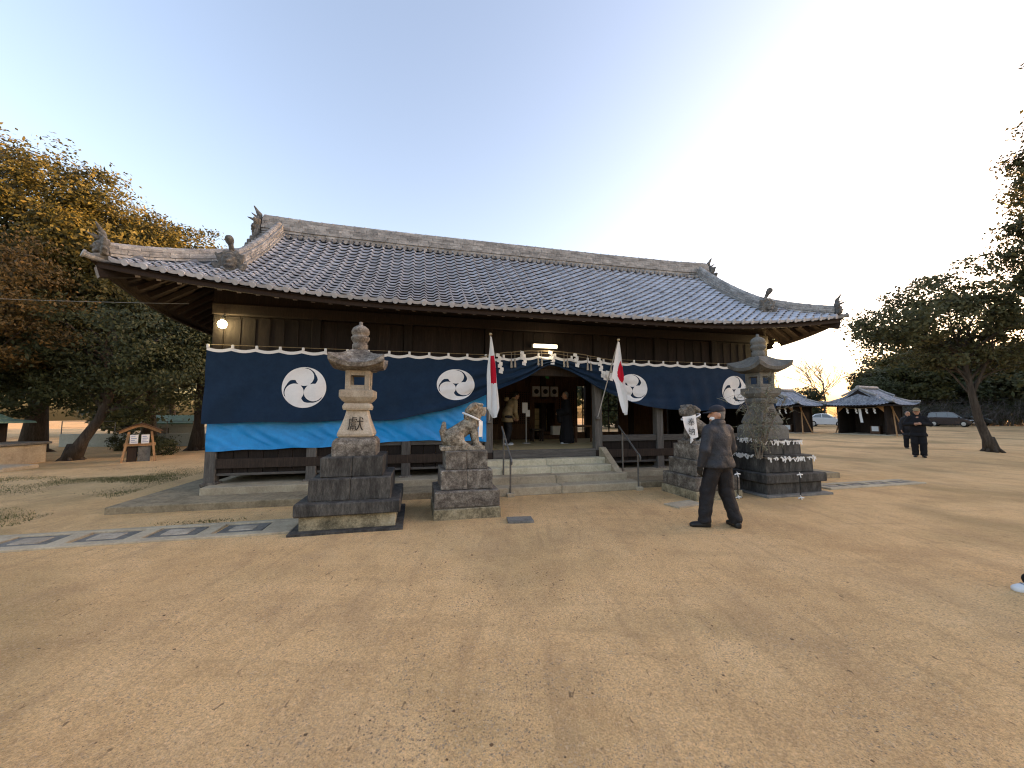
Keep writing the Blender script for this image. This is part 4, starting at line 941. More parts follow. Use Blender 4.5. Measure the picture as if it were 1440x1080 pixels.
def bamboo(loc, tips, label):
    o = thing('bamboo_branch', label, 'bamboo branch', loc, HA); m = MB(); V = []; n = 0; cen = []
    for tp in tips:
        tp = Vector(tp); path = [Vector((rnd.uniform(-.05, .05), rnd.uniform(-.05, .05), -.0)), tp * .5 + Vector((0, 0, .12 * tp.length)), tp]
        m.tube(path, [.011, .008, .003], 5)
        for k in range(17):
            f = rnd.uniform(.25, 1); p = path[0].lerp(path[1], min(1, 2 * f)) if f < .5 else path[1].lerp(path[2], 2 * f - 1)
            q = p + Vector((rnd.gauss(0, .15), rnd.gauss(0, .12), rnd.gauss(-.05, .13))); m.tube([p, (p + q) / 2 + Vector((0, 0, .03)), q], [.004, .003, .0015], 4, cap=False)
            for j in range(7): cen.append(p.lerp(q, rnd.uniform(.4, 1.1)))
    m.build('stem', M['twig'], o)
    C = np.array([tuple(c) for c in cen]); N = len(C); d = npr.normal(0, 1, (N, 3)); d[:, 2] -= .5; d /= np.linalg.norm(d, axis=1)[:, None]; s = np.cross(d, npr.normal(0, 1, (N, 3))); s /= np.linalg.norm(s, axis=1)[:, None]
    L = npr.uniform(.07, .13, N)[:, None]; Vv = np.stack([C, C + d * L * .4 + s * .008, C + d * L, C + d * L * .4 - s * .008], 1).reshape(-1, 3)
    tag(mesh_obj('leaves', np_mesh('leaves', Vv, np.arange(4 * N).reshape(-1, 4)), M['leaf_bamboo'], o), kind='stuff')
bamboo(tuple(H(3.82, -2.42, .72) + Vector((0, 0, .0))), [(-.15, -.1, 1.15), (.2, -.2, 1.5), (-.45, -.1, .75), (.45, -.25, 1.2), (.1, -.35, .9), (-.3, .05, 1.35), (.35, -.15, 1.75), (0, -.25, 1.25)], 'drooping grey-green bamboo branches tied to the dark stone lantern')

# ---------------------------------------------------------------- small wayside structures
def wellhouse(loc, rz_):
    o = thing('wooden_shelter', 'small open wooden shelter with splayed legs and plank gable roof under the trees', 'shelter', loc, rz_)
    for sx in (-1, 1):
        for sy in (-1, 1):
            m = MB(); m.loft([[(sx * .62 + a, sy * .42 + b, -.03) for a, b in ((-.05, -.05), (.05, -.05), (.05, .05), (-.05, .05))], [(sx * .42 + a, sy * .30 + b, 1.0) for a, b in ((-.045, -.045), (.045, -.045), (.045, .045), (-.045, .045))]]); m.build('leg', M['wood_tan'], o)
    for sy in (-1, 1):
        m = MB(); m.cbox(-.60, .60, sy * .36 - .03, sy * .36 + .03, .52, .60, .006); m.build('cross_rail', M['wood_tan'], o)
        m = MB(); m.loft([[(-.78, sy * .42 - .03, .93), (-.78, sy * .42 + .03, .93), (-.78, sy * .42 + .03, 1.01), (-.78, sy * .42 - .03, 1.01)], [(-.3, sy * .42 - .03, 1.10), (-.3, sy * .42 + .03, 1.10), (-.3, sy * .42 + .03, 1.18), (-.3, sy * .42 - .03, 1.18)], [(0, sy * .42 - .03, 1.17), (0, sy * .42 + .03, 1.17), (0, sy * .42 + .03, 1.25), (0, sy * .42 - .03, 1.25)], [(.3, sy * .42 - .03, 1.10), (.3, sy * .42 + .03, 1.10), (.3, sy * .42 + .03, 1.18), (.3, sy * .42 - .03, 1.18)], [(.78, sy * .42 - .03, .93), (.78, sy * .42 + .03, .93), (.78, sy * .42 + .03, 1.01), (.78, sy * .42 - .03, 1.01)]]); m.build('barge_board', M['wood_tan'], o)
    for s in (-1, 1):
        for k in range(5):
            y0 = -.55 + .22 * k; m = MB(); m.loft([[(0, y0 + .004, 1.26), (0, y0 + .216, 1.26), (0, y0 + .216, 1.29), (0, y0 + .004, 1.29)], [(s * .3, y0 + .004, 1.19), (s * .3, y0 + .216, 1.19), (s * .3, y0 + .216, 1.22), (s * .3, y0 + .004, 1.22)], [(s * .86, y0 + .004, .99), (s * .86, y0 + .216, .99), (s * .86, y0 + .216, 1.02), (s * .86, y0 + .004, 1.02)]]); m.build('roof_plank', M['wood_brown'], o)
    m = MB(); m.cbox(-.05, .42, -.3, .3, -.02, .5, .02); m.build('basin', M['granite_grey'], o)
    m = MB(); m.cbox(-.45, -.08, -.25, .3, -.02, .48, .02); m.build('dark_box', M['wood_dark'], o)
    return o
wellhouse((-12.75, 13.3, 0), R(43)).scale = (.66, .66, 1.0)
for k, (x, y, ww) in enumerate(((-12.66, 12.99, .2), (-12.46, 13.18, .2))):
    o = MB(); o.cbox(-.1, .1, -.015, .015, 0, .3, .004); q = o.build('notice_board', M['paper']); q.location = (x, y, .60); q.rotation_euler = (0, 0, R(43)); tag(q, 'small white notice with blue lines on the rail of the wooden shelter', 'notice', 'notices in the shelter')
    lm = MB()
    for i in range(4): lm.box(-.07, .07 - .04 * (i % 2), -.019, -.0155, .05 + .06 * i, .065 + .06 * i)
    lm.build('printed_lines', M['print_blue'] if 'print_blue' in M else M.setdefault('print_blue', pm('blue_print', [(.05, .12, .35), (.08, .16, .42)], 5, .8, 0, fine=.05)), q)
ab = thing('stone_altar', 'grey concrete altar block carrying a small green roofed shrine', 'altar', (-16.7, 12.3, 0), R(4))
m = MB(); m.cbox(-2.2, 1.1, -.7, .7, -.05, .60, .02, .01); m.build('block', M['concrete'], ab)
m = MB(); m.cbox(-2.3, 1.18, -.78, .78, .601, .68, .015, .006); m.build('top_slab', M['granite_grey'], ab)
m = MB(); m.cbox(-.7, .5, -.713, -.701, .05, .38, .004); m.build('stained_panel', M['concrete_stained'], ab)
gsh = thing('miniature_shrine', 'miniature shrine with a curved green copper roof on the concrete altar', 'miniature shrine', (-17.2, 12.5, .68), R(4))
M['copper'] = pm('verdigris_copper', [(.09, .17, .14), (.16, .27, .22), (.22, .34, .29)], 5, .7, .1, fine=.15)
m = MB(); m.loft([[(-.95, -.7, .62), (.95, -.7, .62), (.95, .7, .62), (-.95, .7, .62)], [(-.93, -.68, .68), (.93, -.68, .68), (.93, .68, .68), (-.93, .68, .68)], [(-.6, -.35, .76), (.6, -.35, .76), (.6, .35, .76), (-.6, .35, .76)], [(-.45, -.06, .95), (.45, -.06, .95), (.45, .06, .95), (-.45, .06, .95)]]); m.build('roof', M['copper'], gsh)
m = MB(); m.cbox(-.45, .45, -.3, .35, .0, .62, .01); m.build('cabinet', M['wood_dark'], gsh)
for x in (-.6, .6):
    m = MB(); m.cbox(x - .04, x + .04, -.5, -.42, 0, .63, .006); m.build('post', M['wood_brown'], gsh)
def vase(x, y, mat, label):
    m = MB(); m.lathe([(.05, 0), (.07, .06), (.06, .16), (.035, .2), (.05, .24)], 12); o = m.build('offering_vase', mat); o.location = (x, y, .68); tag(o, label, 'vase')
vase(-16.0, 11.85, M['granite'], 'pale vase on the corner of the concrete altar'); vase(-16.3, 11.8, M['brass'], 'small gilt vase beside the pale one on the altar')
for i, (x, y, a, b, z, lab) in enumerate(((-15.6, 11.1, 1.5, .45, .10, 'long pale concrete slab lying before the altar block'), (-14.6, 10.55, .55, .25, .07, 'short grey slab stepping up to the concrete altar'))):
    m = MB(); m.cbox(-a, a, -b, b, -.05, z, .015, .006); o = m.build('step_slab', M['concrete']); o.location = (x, y, 0); o.rotation_euler = (0, 0, R(4)); tag(o, lab, 'slab')
wl = thing('boundary_wall', 'low pale boundary wall with wire fence behind the leaning trunk', 'wall', (-18.5, 19.2, 0), R(5))
for k in range(7):
    m = MB(); m.cbox(-3.5 + 1.2 * k, -2.31 + 1.2 * k, -.08, .08, -.1, .62, .012); m.build('wall_panel', M['pale_wall'] if 'pale_wall' in M else M.setdefault('pale_wall', pm('pale_render', [(.34, .35, .31), (.45, .46, .42)], 2, .9, .1, fine=.15)), wl)
    m = MB(); m.tube([(-3.5 + 1.2 * k, 0, .6), (-3.5 + 1.2 * k, 0, 1.25)], .02, 6); m.build('fence_post', M['steel'], wl)
m = MB(); m.tube([(-3.5, 0, 1.24), (4.6, 0, 1.24)], .012, 5); m.tube([(-3.5, 0, .95), (4.6, 0, .95)], .008, 5); m.build('fence_wire', M['steel'], wl)
sh = thing('white_shed', 'small white shed with a low green roof behind the tree trunks', 'shed', (-17.6, 20.6, -.02), R(12))
m = MB(); m.box(-1.1, 1.1, -.9, .9, 0, 1.15); m.build('wall', M['pale_wall'], sh)
m = MB(); m.loft([[(-1.25, -1.05, 1.1), (1.25, -1.05, 1.1), (1.25, -1.05, 1.16), (-1.25, -1.05, 1.16)], [(-1.25, 0, 1.5), (1.25, 0, 1.5), (1.25, 0, 1.56), (-1.25, 0, 1.56)], [(-1.25, 1.05, 1.1), (1.25, 1.05, 1.1), (1.25, 1.05, 1.16), (-1.25, 1.05, 1.16)]]); m.build('roof', M['copper'], sh)
m = MB(); m.cbox(-.75, -.05, -.93, -.901, .55, .92, .004); m.build('window', glassmat('dark_glass', (.02, .025, .025)), sh)

# ---------------------------------------------------------------- two subsidiary shrine shelters with tiled roofs
def small_shrine(loc, rz_, sc, label):
    o = thing('shrine_shelter', label, 'shrine shelter', loc, rz_); o.scale = (sc, sc, sc * 1.12)
    X, Y = 1.7, 1.35
    m = MB(); m.cbox(-X - .35, X + .35, -Y - .45, Y + .3, -.1, .12, .015); m.build('stone_base', M['concrete'], o)
    for sx in (-1, 1):
        for sy in (-1, 1):
            m = MB(); m.cbox(sx * X - .07, sx * X + .07, sy * Y - .07, sy * Y + .07, .1, 2.4, .01); m.build('post', M['wood_board'], o)
    for k in range(9):
        x0 = -X + .08 + (2 * X - .16) * k / 9; m = MB(); m.box(x0 + .004, x0 + (2 * X - .16) / 9 - .004, Y - .03, Y + .02, .12, 2.35); m.build('wall_board', M['wood_dark'], o)
    for sx in (-1, 1):
        for k in range(7):
            y0 = -Y + .08 + (2 * Y - .16) * k / 7; m = MB(); m.box(sx * X - .025, sx * X + .025, y0 + .004, y0 + (2 * Y - .16) / 7 - .004, .12, 2.35); m.build('wall_board', M['wood_board'], o)
    m = MB(); m.cbox(-X - .3, X + .3, -Y - .08, -Y + .08, 2.3, 2.48, .01); m.cbox(-X - .3, X + .3, Y - .08, Y + .08, 2.3, 2.48, .01); m.build('beam', M['wood_board'], o)
    for sx in (-1, 1):
        m = MB(); m.add([(sx * (X - .07), -Y - .085, 2.3), (sx * (X - .55), -Y - .085, 2.3), (sx * (X - .07), -Y - .085, 1.85), (sx * (X - .07), -Y - .05, 2.3), (sx * (X - .55), -Y - .05, 2.3), (sx * (X - .07), -Y - .05, 1.85)], [(0, 1, 2), (3, 5, 4), (0, 3, 4, 1), (1, 4, 5, 2), (2, 5, 3, 0)]); m.build('corner_brace', M['wood_tan'], o)
        for (ya, yb) in ((-1.25, -.35), (.35, -.55)) if sx > 0 else ((-.9, -.2),):
            m = MB(); m.tube([(sx * (X + .62), ya, -.02), (sx * (X + .08), yb, 2.3)] if sx > 0 else [(sx * (X + .55), ya, -.02), (sx * (X + .08), yb, 2.2)], .055, 8); m.build('prop_pole', M['wood_tan'], o)
    # front rope with papers
    m = MB(); m.tube([(-X, -Y - .12, 2.26), (0, -Y - .12, 2.12), (X, -Y - .12, 2.26)], .025, 6); m.build('rope', M['straw'], o)
    for x, n in ((-.95, 4), (-.3, 4), (.45, 4), (1.0, 4)): shide(x, -Y - .13, 2.18, n, .12, .16, par=o)
    m = MB(); m.grid(lambda u_, v_: (-.12 + .2 * u_ + .12 * v_, -Y - .15 + .02 * math.sin(9 * v_), 2.12 - 1.1 * v_), 3, 10); m.build('white_streamer', M['paper'], o)
    m = MB(); m.cbox(.25, .95, -.6, -.1, .13, .75, .02); m.build('offering_box', M['wood_brown'], o)
    m = MB(); m.cbox(.38, .86, -.625, -.602, .34, .72, .004); m.build('white_paper_sheet', M['paper'], o)
    # roof: hipped skirt and a gable on top facing the front
    def Rf(x, y):
        ex = (X + .95 - abs(x)) / (X + .95); ey = (Y + .95 - abs(y)) / (Y + .95); d = min(X + .95 - abs(x), Y + .95 - abs(y))
        z = 2.38 + .42 * d + .10 * d * d * .5
        g_ = 3.72 - .62 * abs(x) - .0 if abs(y) < Y + .25 else -9
        g_ = g_ + .12 * (abs(x) ** 1.6) * .5
        c = (abs(x) / (X + .95)) ** 4 * (abs(y) / (Y + .95)) ** 4 * .25
        return max(z if d < 1.25 else 2.38 + .42 * 1.25 + .08, g_) + c
    m = MB(); nx, ny = 92, 72
    def rf(u_, v_):
        x = (2 * u_ - 1) * (X + .95); y = (2 * v_ - 1) * (Y + .95); z = Rf(x, y); d1, d2 = X + .95 - abs(x), Y + .95 - abs(y)
        return (x, y, z + .028 * (math.cos(x * 2 * math.pi / .24) if d2 < d1 and z < 3.0 else math.cos(y * 2 * math.pi / .24)))
    m.grid(rf, nx * 2, ny * 2); rr = m.build('roof', M['tile_small'], o, smooth=True)
    def rl(pts, r): q = MB(); q.tube(pts, r, 8); q.build('ridge', M['tile_ridge'], rr)
    rl([(0, -Y - .35, 3.82), (0, Y + .35, 3.82)], .14)
    for sx in (-1, 1):
        for sy in (-1, 1):
            rl([(sx * .05, sy * (Y + .22), 3.76), (sx * .6, sy * (Y + .22), 3.45), (sx * 1.25, sy * (Y + .22), 3.16)], .085)
            rl([(sx * 1.35, sy * (Y - .35), 3.02), (sx * (X + .45), sy * (Y + .45), 2.68), (sx * (X + .95), sy * (Y + .95), 2.68)], .085)
    q = MB(); q.add([(-1.0, -Y - .26, 2.95), (1.0, -Y - .26, 2.95), (0, -Y - .26, 3.62)], [(0, 1, 2)]); q.build('gable_board', M['wood_board'], rr)
    q = MB(); q.box(-X - .9, X + .9, -Y - .9, Y + .9, 2.30, 2.40); q.build('eave_board', M['wood_board'], rr)
    return o
def tile_small():
    m = pm('small_roof_tile', [(.09, .095, .11), (.20, .21, .235), (.36, .37, .39)], 2.5, .5, .0, 9, fine=.35, spec=.5, lo=.36, hi=.66)
    return m
M['tile_small'] = tile_small()
small_shrine((27.2, 29.4, 0), R(-66), .84, 'dark shrine shelter with curved tile roof and white streamer beside the two men')
small_shrine((23.0, 32.6, 0), R(-66), .84, 'dark tiled shrine shelter half hidden behind the bamboo-hung lantern')

# ---------------------------------------------------------------- cars
def car(loc, rz_, paint, label, kind=0):
    o = thing('parked_car', label, 'car', loc, rz_)
    L = 2.0; Wd = .82
    if kind == 0: body = [(-2.0, .35), (-2.02, .75), (-1.96, 1.0), (-1.2, 1.03), (.75, .98), (1.5, .84), (1.93, .66), (2.0, .45), (1.95, .28), (-1.9, .25)]; gh = [(-1.93, 1.0), (-1.78, 1.48), (-1.5, 1.60), (.0, 1.63), (.5, 1.52), (1.25, .95)]
    else: body = [(-2.1, .35), (-2.15, .7), (-2.05, .92), (-1.3, .95), (.8, .93), (1.7, .82), (2.1, .62), (2.15, .42), (2.1, .26), (-2.0, .24)]; gh = [(-1.75, .93), (-1.1, 1.36), (-.5, 1.43), (.15, 1.40), (.95, .91)]
    m = MB()
    cxm, czm = 0, .6
    def rg(pr, y, s): return [((x - cxm) * s + cxm, y, (z - czm) * s + czm) for x, z in pr]
    m.loft([rg(body, -Wd, .93), rg(body, -Wd * .985, .985), rg(body, -Wd * .9, 1.0), rg(body, Wd * .9, 1.0), rg(body, Wd * .985, .985), rg(body, Wd, .93)]); m.build('body', paint, o, fix=True)
    def gy(z): return Wd * (.96 - .26 * (z - .95))
    m = MB(); rings = []
    for s in (-1, -.9, .9, 1): rings.append([(x * (1 if abs(s) < 1 else .97), s * gy(z), z * (1 if abs(s) < 1 else .99)) for x, z in gh])
    m.loft(rings); m.build('cabin', paint, o, fix=True)
    G = M['car_glass']
    def win(pts, side):
        q = MB(); q.add([(x, side * (gy(z) + .006), z) for x, z in pts], [tuple(range(len(pts)))]); q.build('side_window', G, o)
    if kind == 0: W_ = [[(-1.75, 1.06), (-1.64, 1.44), (-1.12, 1.5), (-1.02, 1.06)], [(-.95, 1.06), (-.98, 1.5), (-.12, 1.52), (-.05, 1.05)], [(.02, 1.05), (-.03, 1.52), (.42, 1.45), (.95, 1.02)]]
    else: W_ = [[(-1.45, .98), (-1.02, 1.3), (-.45, 1.36), (-.42, .98)], [(-.36, .98), (-.38, 1.36), (.14, 1.33), (.72, .96)]]
    for s in (-1, 1):
        for p in W_: win(p, s)
    a, c = gh[-2], gh[-1]; q = MB(); q.add([(a[0] + .03, -gy(a[1]) * .9, a[1] + .012), (a[0] + .03, gy(a[1]) * .9, a[1] + .012), (c[0] + .012, gy(c[1]) * .93, c[1] + .03), (c[0] + .012, -gy(c[1]) * .93, c[1] + .03)], [(0, 1, 2, 3)]); q.build('windscreen', G, o)
    a, c = gh[0], gh[1]; q = MB(); q.add([(a[0] - .012, -gy(a[1]) * .9, a[1] + .05), (a[0] - .012, gy(a[1]) * .9, a[1] + .05), (c[0] - .012, gy(c[1]) * .9, c[1] - .02), (c[0] - .012, -gy(c[1]) * .9, c[1] - .02)], [(0, 1, 2, 3)]); q.build('rear_window', G, o)
    for x in (-1.28, 1.27):
        for s in (-1, 1):
            w = MB(); w.lathe([(.18, -.09), (.29, -.09), (.31, -.06), (.31, .06), (.29, .09), (.18, .09)], 22); w.xf(Matrix.Translation((x, s * (Wd - .06), .31)) @ Matrix.Rotation(R(90), 4, 'X')); wo = w.build('wheel', M['rubber'], o)
            w = MB(); w.lathe([(.0, -.098), (.06, -.098), (.19, -.094), (.2, .094), (.06, .098), (0, .098)], 18); w.xf(Matrix.Translation((x, s * (Wd - .06), .31)) @ Matrix.Rotation(R(90), 4, 'X')); w.build('rim', M['rim'], wo)
    for s in (-1, 1):
        q = MB(); q.cbox(1.74, 1.92, s * .62 - .16, s * .62 + .16, .62, .74, .03); q.build('headlight', M['lens'], o)
        q = MB(); q.cbox(-2.03, -1.95, s * .68 - .08, s * .68 + .08, .75, 1.1, .02); q.build('tail_light', M['red_lens'], o)
        q = MB(); q.cbox(.85, .98, s * (Wd + .08) - .09, s * (Wd + .08) + .09, .98, 1.1, .03); q.build('wing_mirror', paint, o)
    q = MB(); q.cbox(1.98, 2.01, -.17, .17, .4, .5, .004); q.build('number_plate', M['paper'], o)
    return o
M['car_glass'] = pm('car_window', [(.05, .06, .065), (.09, .10, .105)], 2, .06, 0, spec=.8, fine=.02, rand=.05)
M['rubber'] = pm('tyre_rubber', [(.012, .012, .012), (.02, .02, .02)], 5, .8, 0, fine=.1)
M['rim'] = pm('alloy_rim', [(.35, .35, .35), (.5, .5, .5)], 5, .35, 0, metal=.8, fine=.05)
M['lens'] = pm('headlight_lens', [(.5, .5, .5), (.65, .65, .65)], 5, .1, 0, fine=.05, spec=.7)
M['red_lens'] = pm('tail_lens', [(.25, .02, .015), (.35, .03, .02)], 5, .15, 0, fine=.05, spec=.7)
M['paint_plum'] = pm('plum_black_paint', [(.018, .010, .013), (.024, .014, .017)], 2, .25, 0, fine=.03, spec=.6, coat=.6)
M['paint_black'] = pm('black_paint', [(.01, .01, .011), (.014, .014, .015)], 2, .25, 0, fine=.03, spec=.6, coat=.6)
M['paint_white'] = pm('white_paint', [(.62, .64, .66), (.7, .71, .72)], 2, .25, 0, fine=.03, spec=.6, coat=.5)
cv = car((47.6, 42.0, gz(47.6, 42)), R(-58), M['paint_plum'], 'dark plum minivan parked side-on by the grey brushwood', 0)
cb = car((53.6, 45.2, gz(53.6, 45.2)), R(-60), M['paint_black'], 'black low car parked half behind the plum minivan', 1)
cw_ = car((34.2, 42.0, gz(34.2, 42)), R(-44), M['paint_white'], 'white car parked behind the two dark shrine shelters', 1)
for c_ in (cv, cb, cw_): c_.scale = (.84, .86, 1.0)
wr = MB(); a_, b_ = H(-6.9, -.55, 3.62), Vector((-24, 8.6, 6.0))
wr.tube([a_.lerp(b_, k / 16) - Vector((0, 0, .5 * math.sin(math.pi * k / 16))) for k in range(17)], .005, 5)
tag(wr.build('overhead_wire', M['steel']), 'thin overhead wire running from the hall eave into the left grove', 'wire')
# ---------------------------------------------------------------- people
def rotz(p, a, c=(0, 0)): x, y = p[0] - c[0], p[1] - c[1]; return (c[0] + x * math.cos(a) - y * math.sin(a), c[1] + x * math.sin(a) + y * math.cos(a), p[2])
M['skin'] = pm('skin', [(.36, .19, .125), (.44, .25, .17)], 6, .55, .03, fine=.08)
M['hair_grey'] = pm('grey_hair', [(.10, .095, .09), (.24, .23, .22)], 30, .7, .3, 90, stretch=(3, 3, 1), fine=.3)
M['hair_black'] = pm('dark_hair', [(.012, .01, .009), (.03, .026, .022)], 30, .6, .3, 90, fine=.3)
M['jacket_slate'] = pm('slate_nylon', [(.016, .018, .023), (.027, .029, .036), (.042, .045, .053)], 5, .6, .9, 13, fine=.2, spec=.35)
M['trouser_dark'] = pm('dark_twill', [(.009, .0085, .011), (.018, .017, .02)], 5, .68, .9, 12, fine=.2, spec=.3)
M['black_wool'] = pm('black_wool', [(.010, .010, .012), (.018, .018, .021)], 8, .9, .1, 60, fine=.15, spec=.2)
M['shoe_black'] = pm('black_leather', [(.012, .012, .012), (.022, .021, .02)], 8, .4, .05, fine=.1)
M['shoe_white'] = pm('white_trainer', [(.62, .64, .66), (.75, .76, .77)], 8, .6, .05, fine=.05)
M['shoe_stripe'] = pm('grey_blue_stripe', [(.12, .16, .2), (.2, .25, .3)], 8, .6, 0, fine=.05)
M['beige'] = pm('beige_wool', [(.22, .16, .085), (.32, .245, .14)], 8, .9, .15, 60, fine=.15)
M['cap_navy'] = pm('dark_cap', [(.018, .018, .024), (.03, .03, .038)], 8, .7, .1, 60, fine=.15)
def person(loc, rz_, label, sc=1, h=.012, feet=None, knees=None, arms=None, turn=0, tilt=0, lean=0, jacket='jacket_slate', trousers='trouser_dark', shoe='shoe_black', hair='hair_grey', cap=None, mask=False, glove=None, robe=None, hem=.86, hat=None):
    feet = feet or ((-.10, .02, 0), (.10, 0, 0)); arms = arms or (((-.26, -.02, 1.12), (-.27, .06, .88)), ((.26, -.02, 1.12), (.27, .06, .88)))
    HZ = 1.585
    def L_(p):                                   # lean the upper body forward about the hip
        if not lean or p[2] < .92: return p
        y, z = p[1], p[2] - .92; return (p[0], y * math.cos(lean) + z * math.sin(lean), .92 - y * math.sin(lean) + z * math.cos(lean))
    def hd(p): return L_(rotz((p[0], p[1], p[2]), turn))
    tm = Matrix.Rotation(turn, 3, 'Z'); tmn = [[tm[i][j] for j in range(3)] for i in range(3)]
    hp = [('e', hd((0, .0, HZ + .02)), (.078, .097, .105), tmn), ('e', hd((0, .025, HZ - .055)), (.06, .07, .075), tmn), ('c', hd((0, .095, HZ + .01)), hd((0, .112, HZ - .025)), .012, .017), ('e', hd((-.08, -.005, HZ - .005)), (.013, .022, .034), tmn), ('e', hd((.08, -.005, HZ - .005)), (.013, .022, .034), tmn),
          ('c', hd((-.03, .088, HZ - .07)), hd((.03, .088, HZ - .07)), .010, .010), ('c', hd((-.055, .085, HZ + .035)), hd((.055, .085, HZ + .035)), .012, .012), ('c', hd((0, -.012, HZ - .08)), L_((0, -.02, 1.38)), .052, .062)]
    bp = list(hp); J = []; T_ = []
    bp += [('c', L_((0, 0, 1.34)), (0, 0, .95), .11, .11), ('c', L_((-.13, -.01, 1.36)), L_((.13, -.01, 1.36)), .05, .05)]
    sh_ = [L_((-.185, -.01, 1.36)), L_((.185, -.01, 1.36))]
    for i, s in enumerate((-1, 1)):
        el, wr = [tuple(L_(p)) for p in arms[i]]; S_ = sh_[i]
        bp += [('c', S_, el, .046, .04), ('c', el, wr, .04, .028)]
        d = (Vector(wr) - Vector(el)).normalized(); up_ = Vector((s, 0, 0)) - d * Vector((s, 0, 0)).dot(d); up_ = up_.normalized() if up_.length > .1 else Vector((0, 1, 0)); f = d.cross(up_).normalized()
        pal = Vector(wr) + d * .055
        hands = [('e', tuple(pal), (.042, .022, .05), [[f.x, up_.x, d.x], [f.y, up_.y, d.y], [f.z, up_.z, d.z]])]
        for k, ln in enumerate((.062, .074, .07, .054)):
            b0 = pal + d * .035 + f * (-.03 + .02 * k); b1 = b0 + d * ln * .55 - up_ * .012; b2 = b1 + d * ln * .38 - up_ * .03
            hands += [('c', tuple(b0), tuple(b1), .0095, .0088), ('c', tuple(b1), tuple(b2), .0088, .007)]
        th0 = pal + f * .03 - d * .02; th1 = th0 + f * .025 + d * .03 - up_ * .012; hands += [('c', tuple(th0), tuple(th1), .012, .010), ('c', tuple(th1), tuple(th1 + d * .028 - up_ * .01), .010, .008)]
        bp += hands if not glove else hands[:1]
        J += [('c', S_, el, .078, .068), ('c', el, tuple(Vector(el).lerp(Vector(wr), .97)), .068, .054)]
        fx, fy, fa = feet[i]; hip = (s * .088, 0, .90); ank = (fx, fy, .085); kn = (fx * .55 + s * .05, fy * .5 + .045, .49) if not knees else knees[i]
        bp += [('c', hip, kn, .075, .052), ('c', kn, ank, .05, .036), ('c', (fx, fy, .06), rotz((fx, fy + .12, .035), fa, (fx, fy)), .028, .022)]
        T_ += [('c', hip, kn, .115, .096), ('c', kn, (ank[0], ank[1], .10), .096, .085)]
        # shoe
        q = lambda x, y, z: rotz((fx + x, fy + y, z), fa, (fx, fy))
        so = sdf_mesh('shoe', [('e', q(0, -.03, .05), (.042, .06, .05)), ('c', q(0, -.03, .045), q(0, .13, .035), .044, .036), ('e', q(0, .15, .03), (.042, .055, .03)), ('c', q(0, -.045, .012), q(0, .165, .012), .042, .04)], max(h * .8, .008), .02, M[shoe], None, cut=lambda Q: .002 - Q[..., 2])
        J_sho = so; shoes.append(so)
        if shoe == 'shoe_white':
            st = MB()
            for k in range(4): a_ = q(-.045, .03 + .03 * k, .045); b_ = q(0, .05 + .03 * k, .078); c_ = q(.045, .03 + .03 * k, .045); st.tube([a_, b_, c_], .005, 5)
            stripes.append(st.build('lace', M['shoe_stripe']))
        if glove: gl.append(sdf_mesh('glove', [(p[0], p[1], p[2], p[3] + .006, p[4] + .006) if p[0] == 'c' else (p[0], p[1], tuple(r + .005 for r in p[2]), p[3]) for p in hands] + [('c', tuple(Vector(wr) - d * .03), wr, .036, .034)], min(h, .009), .006, M[glove]))
    J += [('c', (-.085, 0, hem + .03), (.085, 0, hem + .03), .152, .152), ('c', (-.04, -.02, L_((0, 0, 1.47))[2]), (.04, -.02, L_((0, 0, 1.47))[2]), .068, .068), ('e', L_((0, .0, 1.22)), (.215, .145, .22)), ('e', L_((0, .0, 1.02)), (.205, .15, .20)), ('e', (0, 0, .93), (.20, .15, .14)), ('c', L_((-.14, -.01, 1.37)), L_((.14, -.01, 1.37)), .082, .082), ('c', L_((0, -.015, 1.36)), L_((0, -.02, 1.46)), .09, .075)]
    T_ += [('e', (0, 0, .92), (.17, .13, .13)), ('c', (-.07, 0, .88), (.07, 0, .88), .11, .11)]
    o = sdf_mesh('person', bp, h, .018, M['skin']); o.location = loc; o.rotation_euler = (0, 0, rz_); o.scale = (sc,) * 3; tag(o, label, 'person')
    for x in shoes + gl + stripes: x.parent = o
    shoes.clear(); gl.clear(); stripes.clear()
    wr_ = lambda a, f, g: (lambda Q: a * np.sin(Q[..., 2] * f + 2.2 * np.sin(Q[..., 0] * 17) + 1.5 * np.sin(Q[..., 1] * 21)) * np.sin(Q[..., 0] * g + Q[..., 2] * 9 + 1))
    if robe:
        rp = [('c', L_((0, 0, 1.30)), (0, 0, .95), .16, .17), ('c', (0, 0, .95), (0, .0, .14), .17, .24), ('c', L_((-.15, 0, 1.35)), L_((.15, 0, 1.35)), .085, .085)]
        for i in range(2):
            el, wr = [L_(p) for p in arms[i]]; rp += [('c', sh_[i], el, .09, .11), ('c', el, tuple(Vector(el).lerp(Vector(wr), .85)), .11, .12), ('c', (wr[0], wr[1], wr[2] - .02), (wr[0], wr[1] - .03, wr[2] - .26), .07, .06)]
        sdf_mesh('robe', rp, h, .04, M[robe], o, bump=lambda Q: .012 * np.sin(np.arctan2(Q[..., 1], Q[..., 0]) * 9) * np.clip(1.1 - Q[..., 2], 0, 1), cut=lambda Q: .03 - Q[..., 2])
    else:
        sdf_mesh('jacket', J, h, .035, M[jacket], o, bump=wr_(.0035, 23, 11), cut=lambda Q: hem - Q[..., 2])
        sdf_mesh('trousers', T_, h, .03, M[trousers], o, bump=lambda Q: (.002 + .007 * np.clip(.3 - Q[..., 2], 0, 1) / .3) * np.sin(Q[..., 2] * 44 + Q[..., 0] * 25 + 2.5 * np.sin(Q[..., 0] * 14) + 2 * np.sin(Q[..., 1] * 18)), cut=lambda Q: .055 - Q[..., 2])
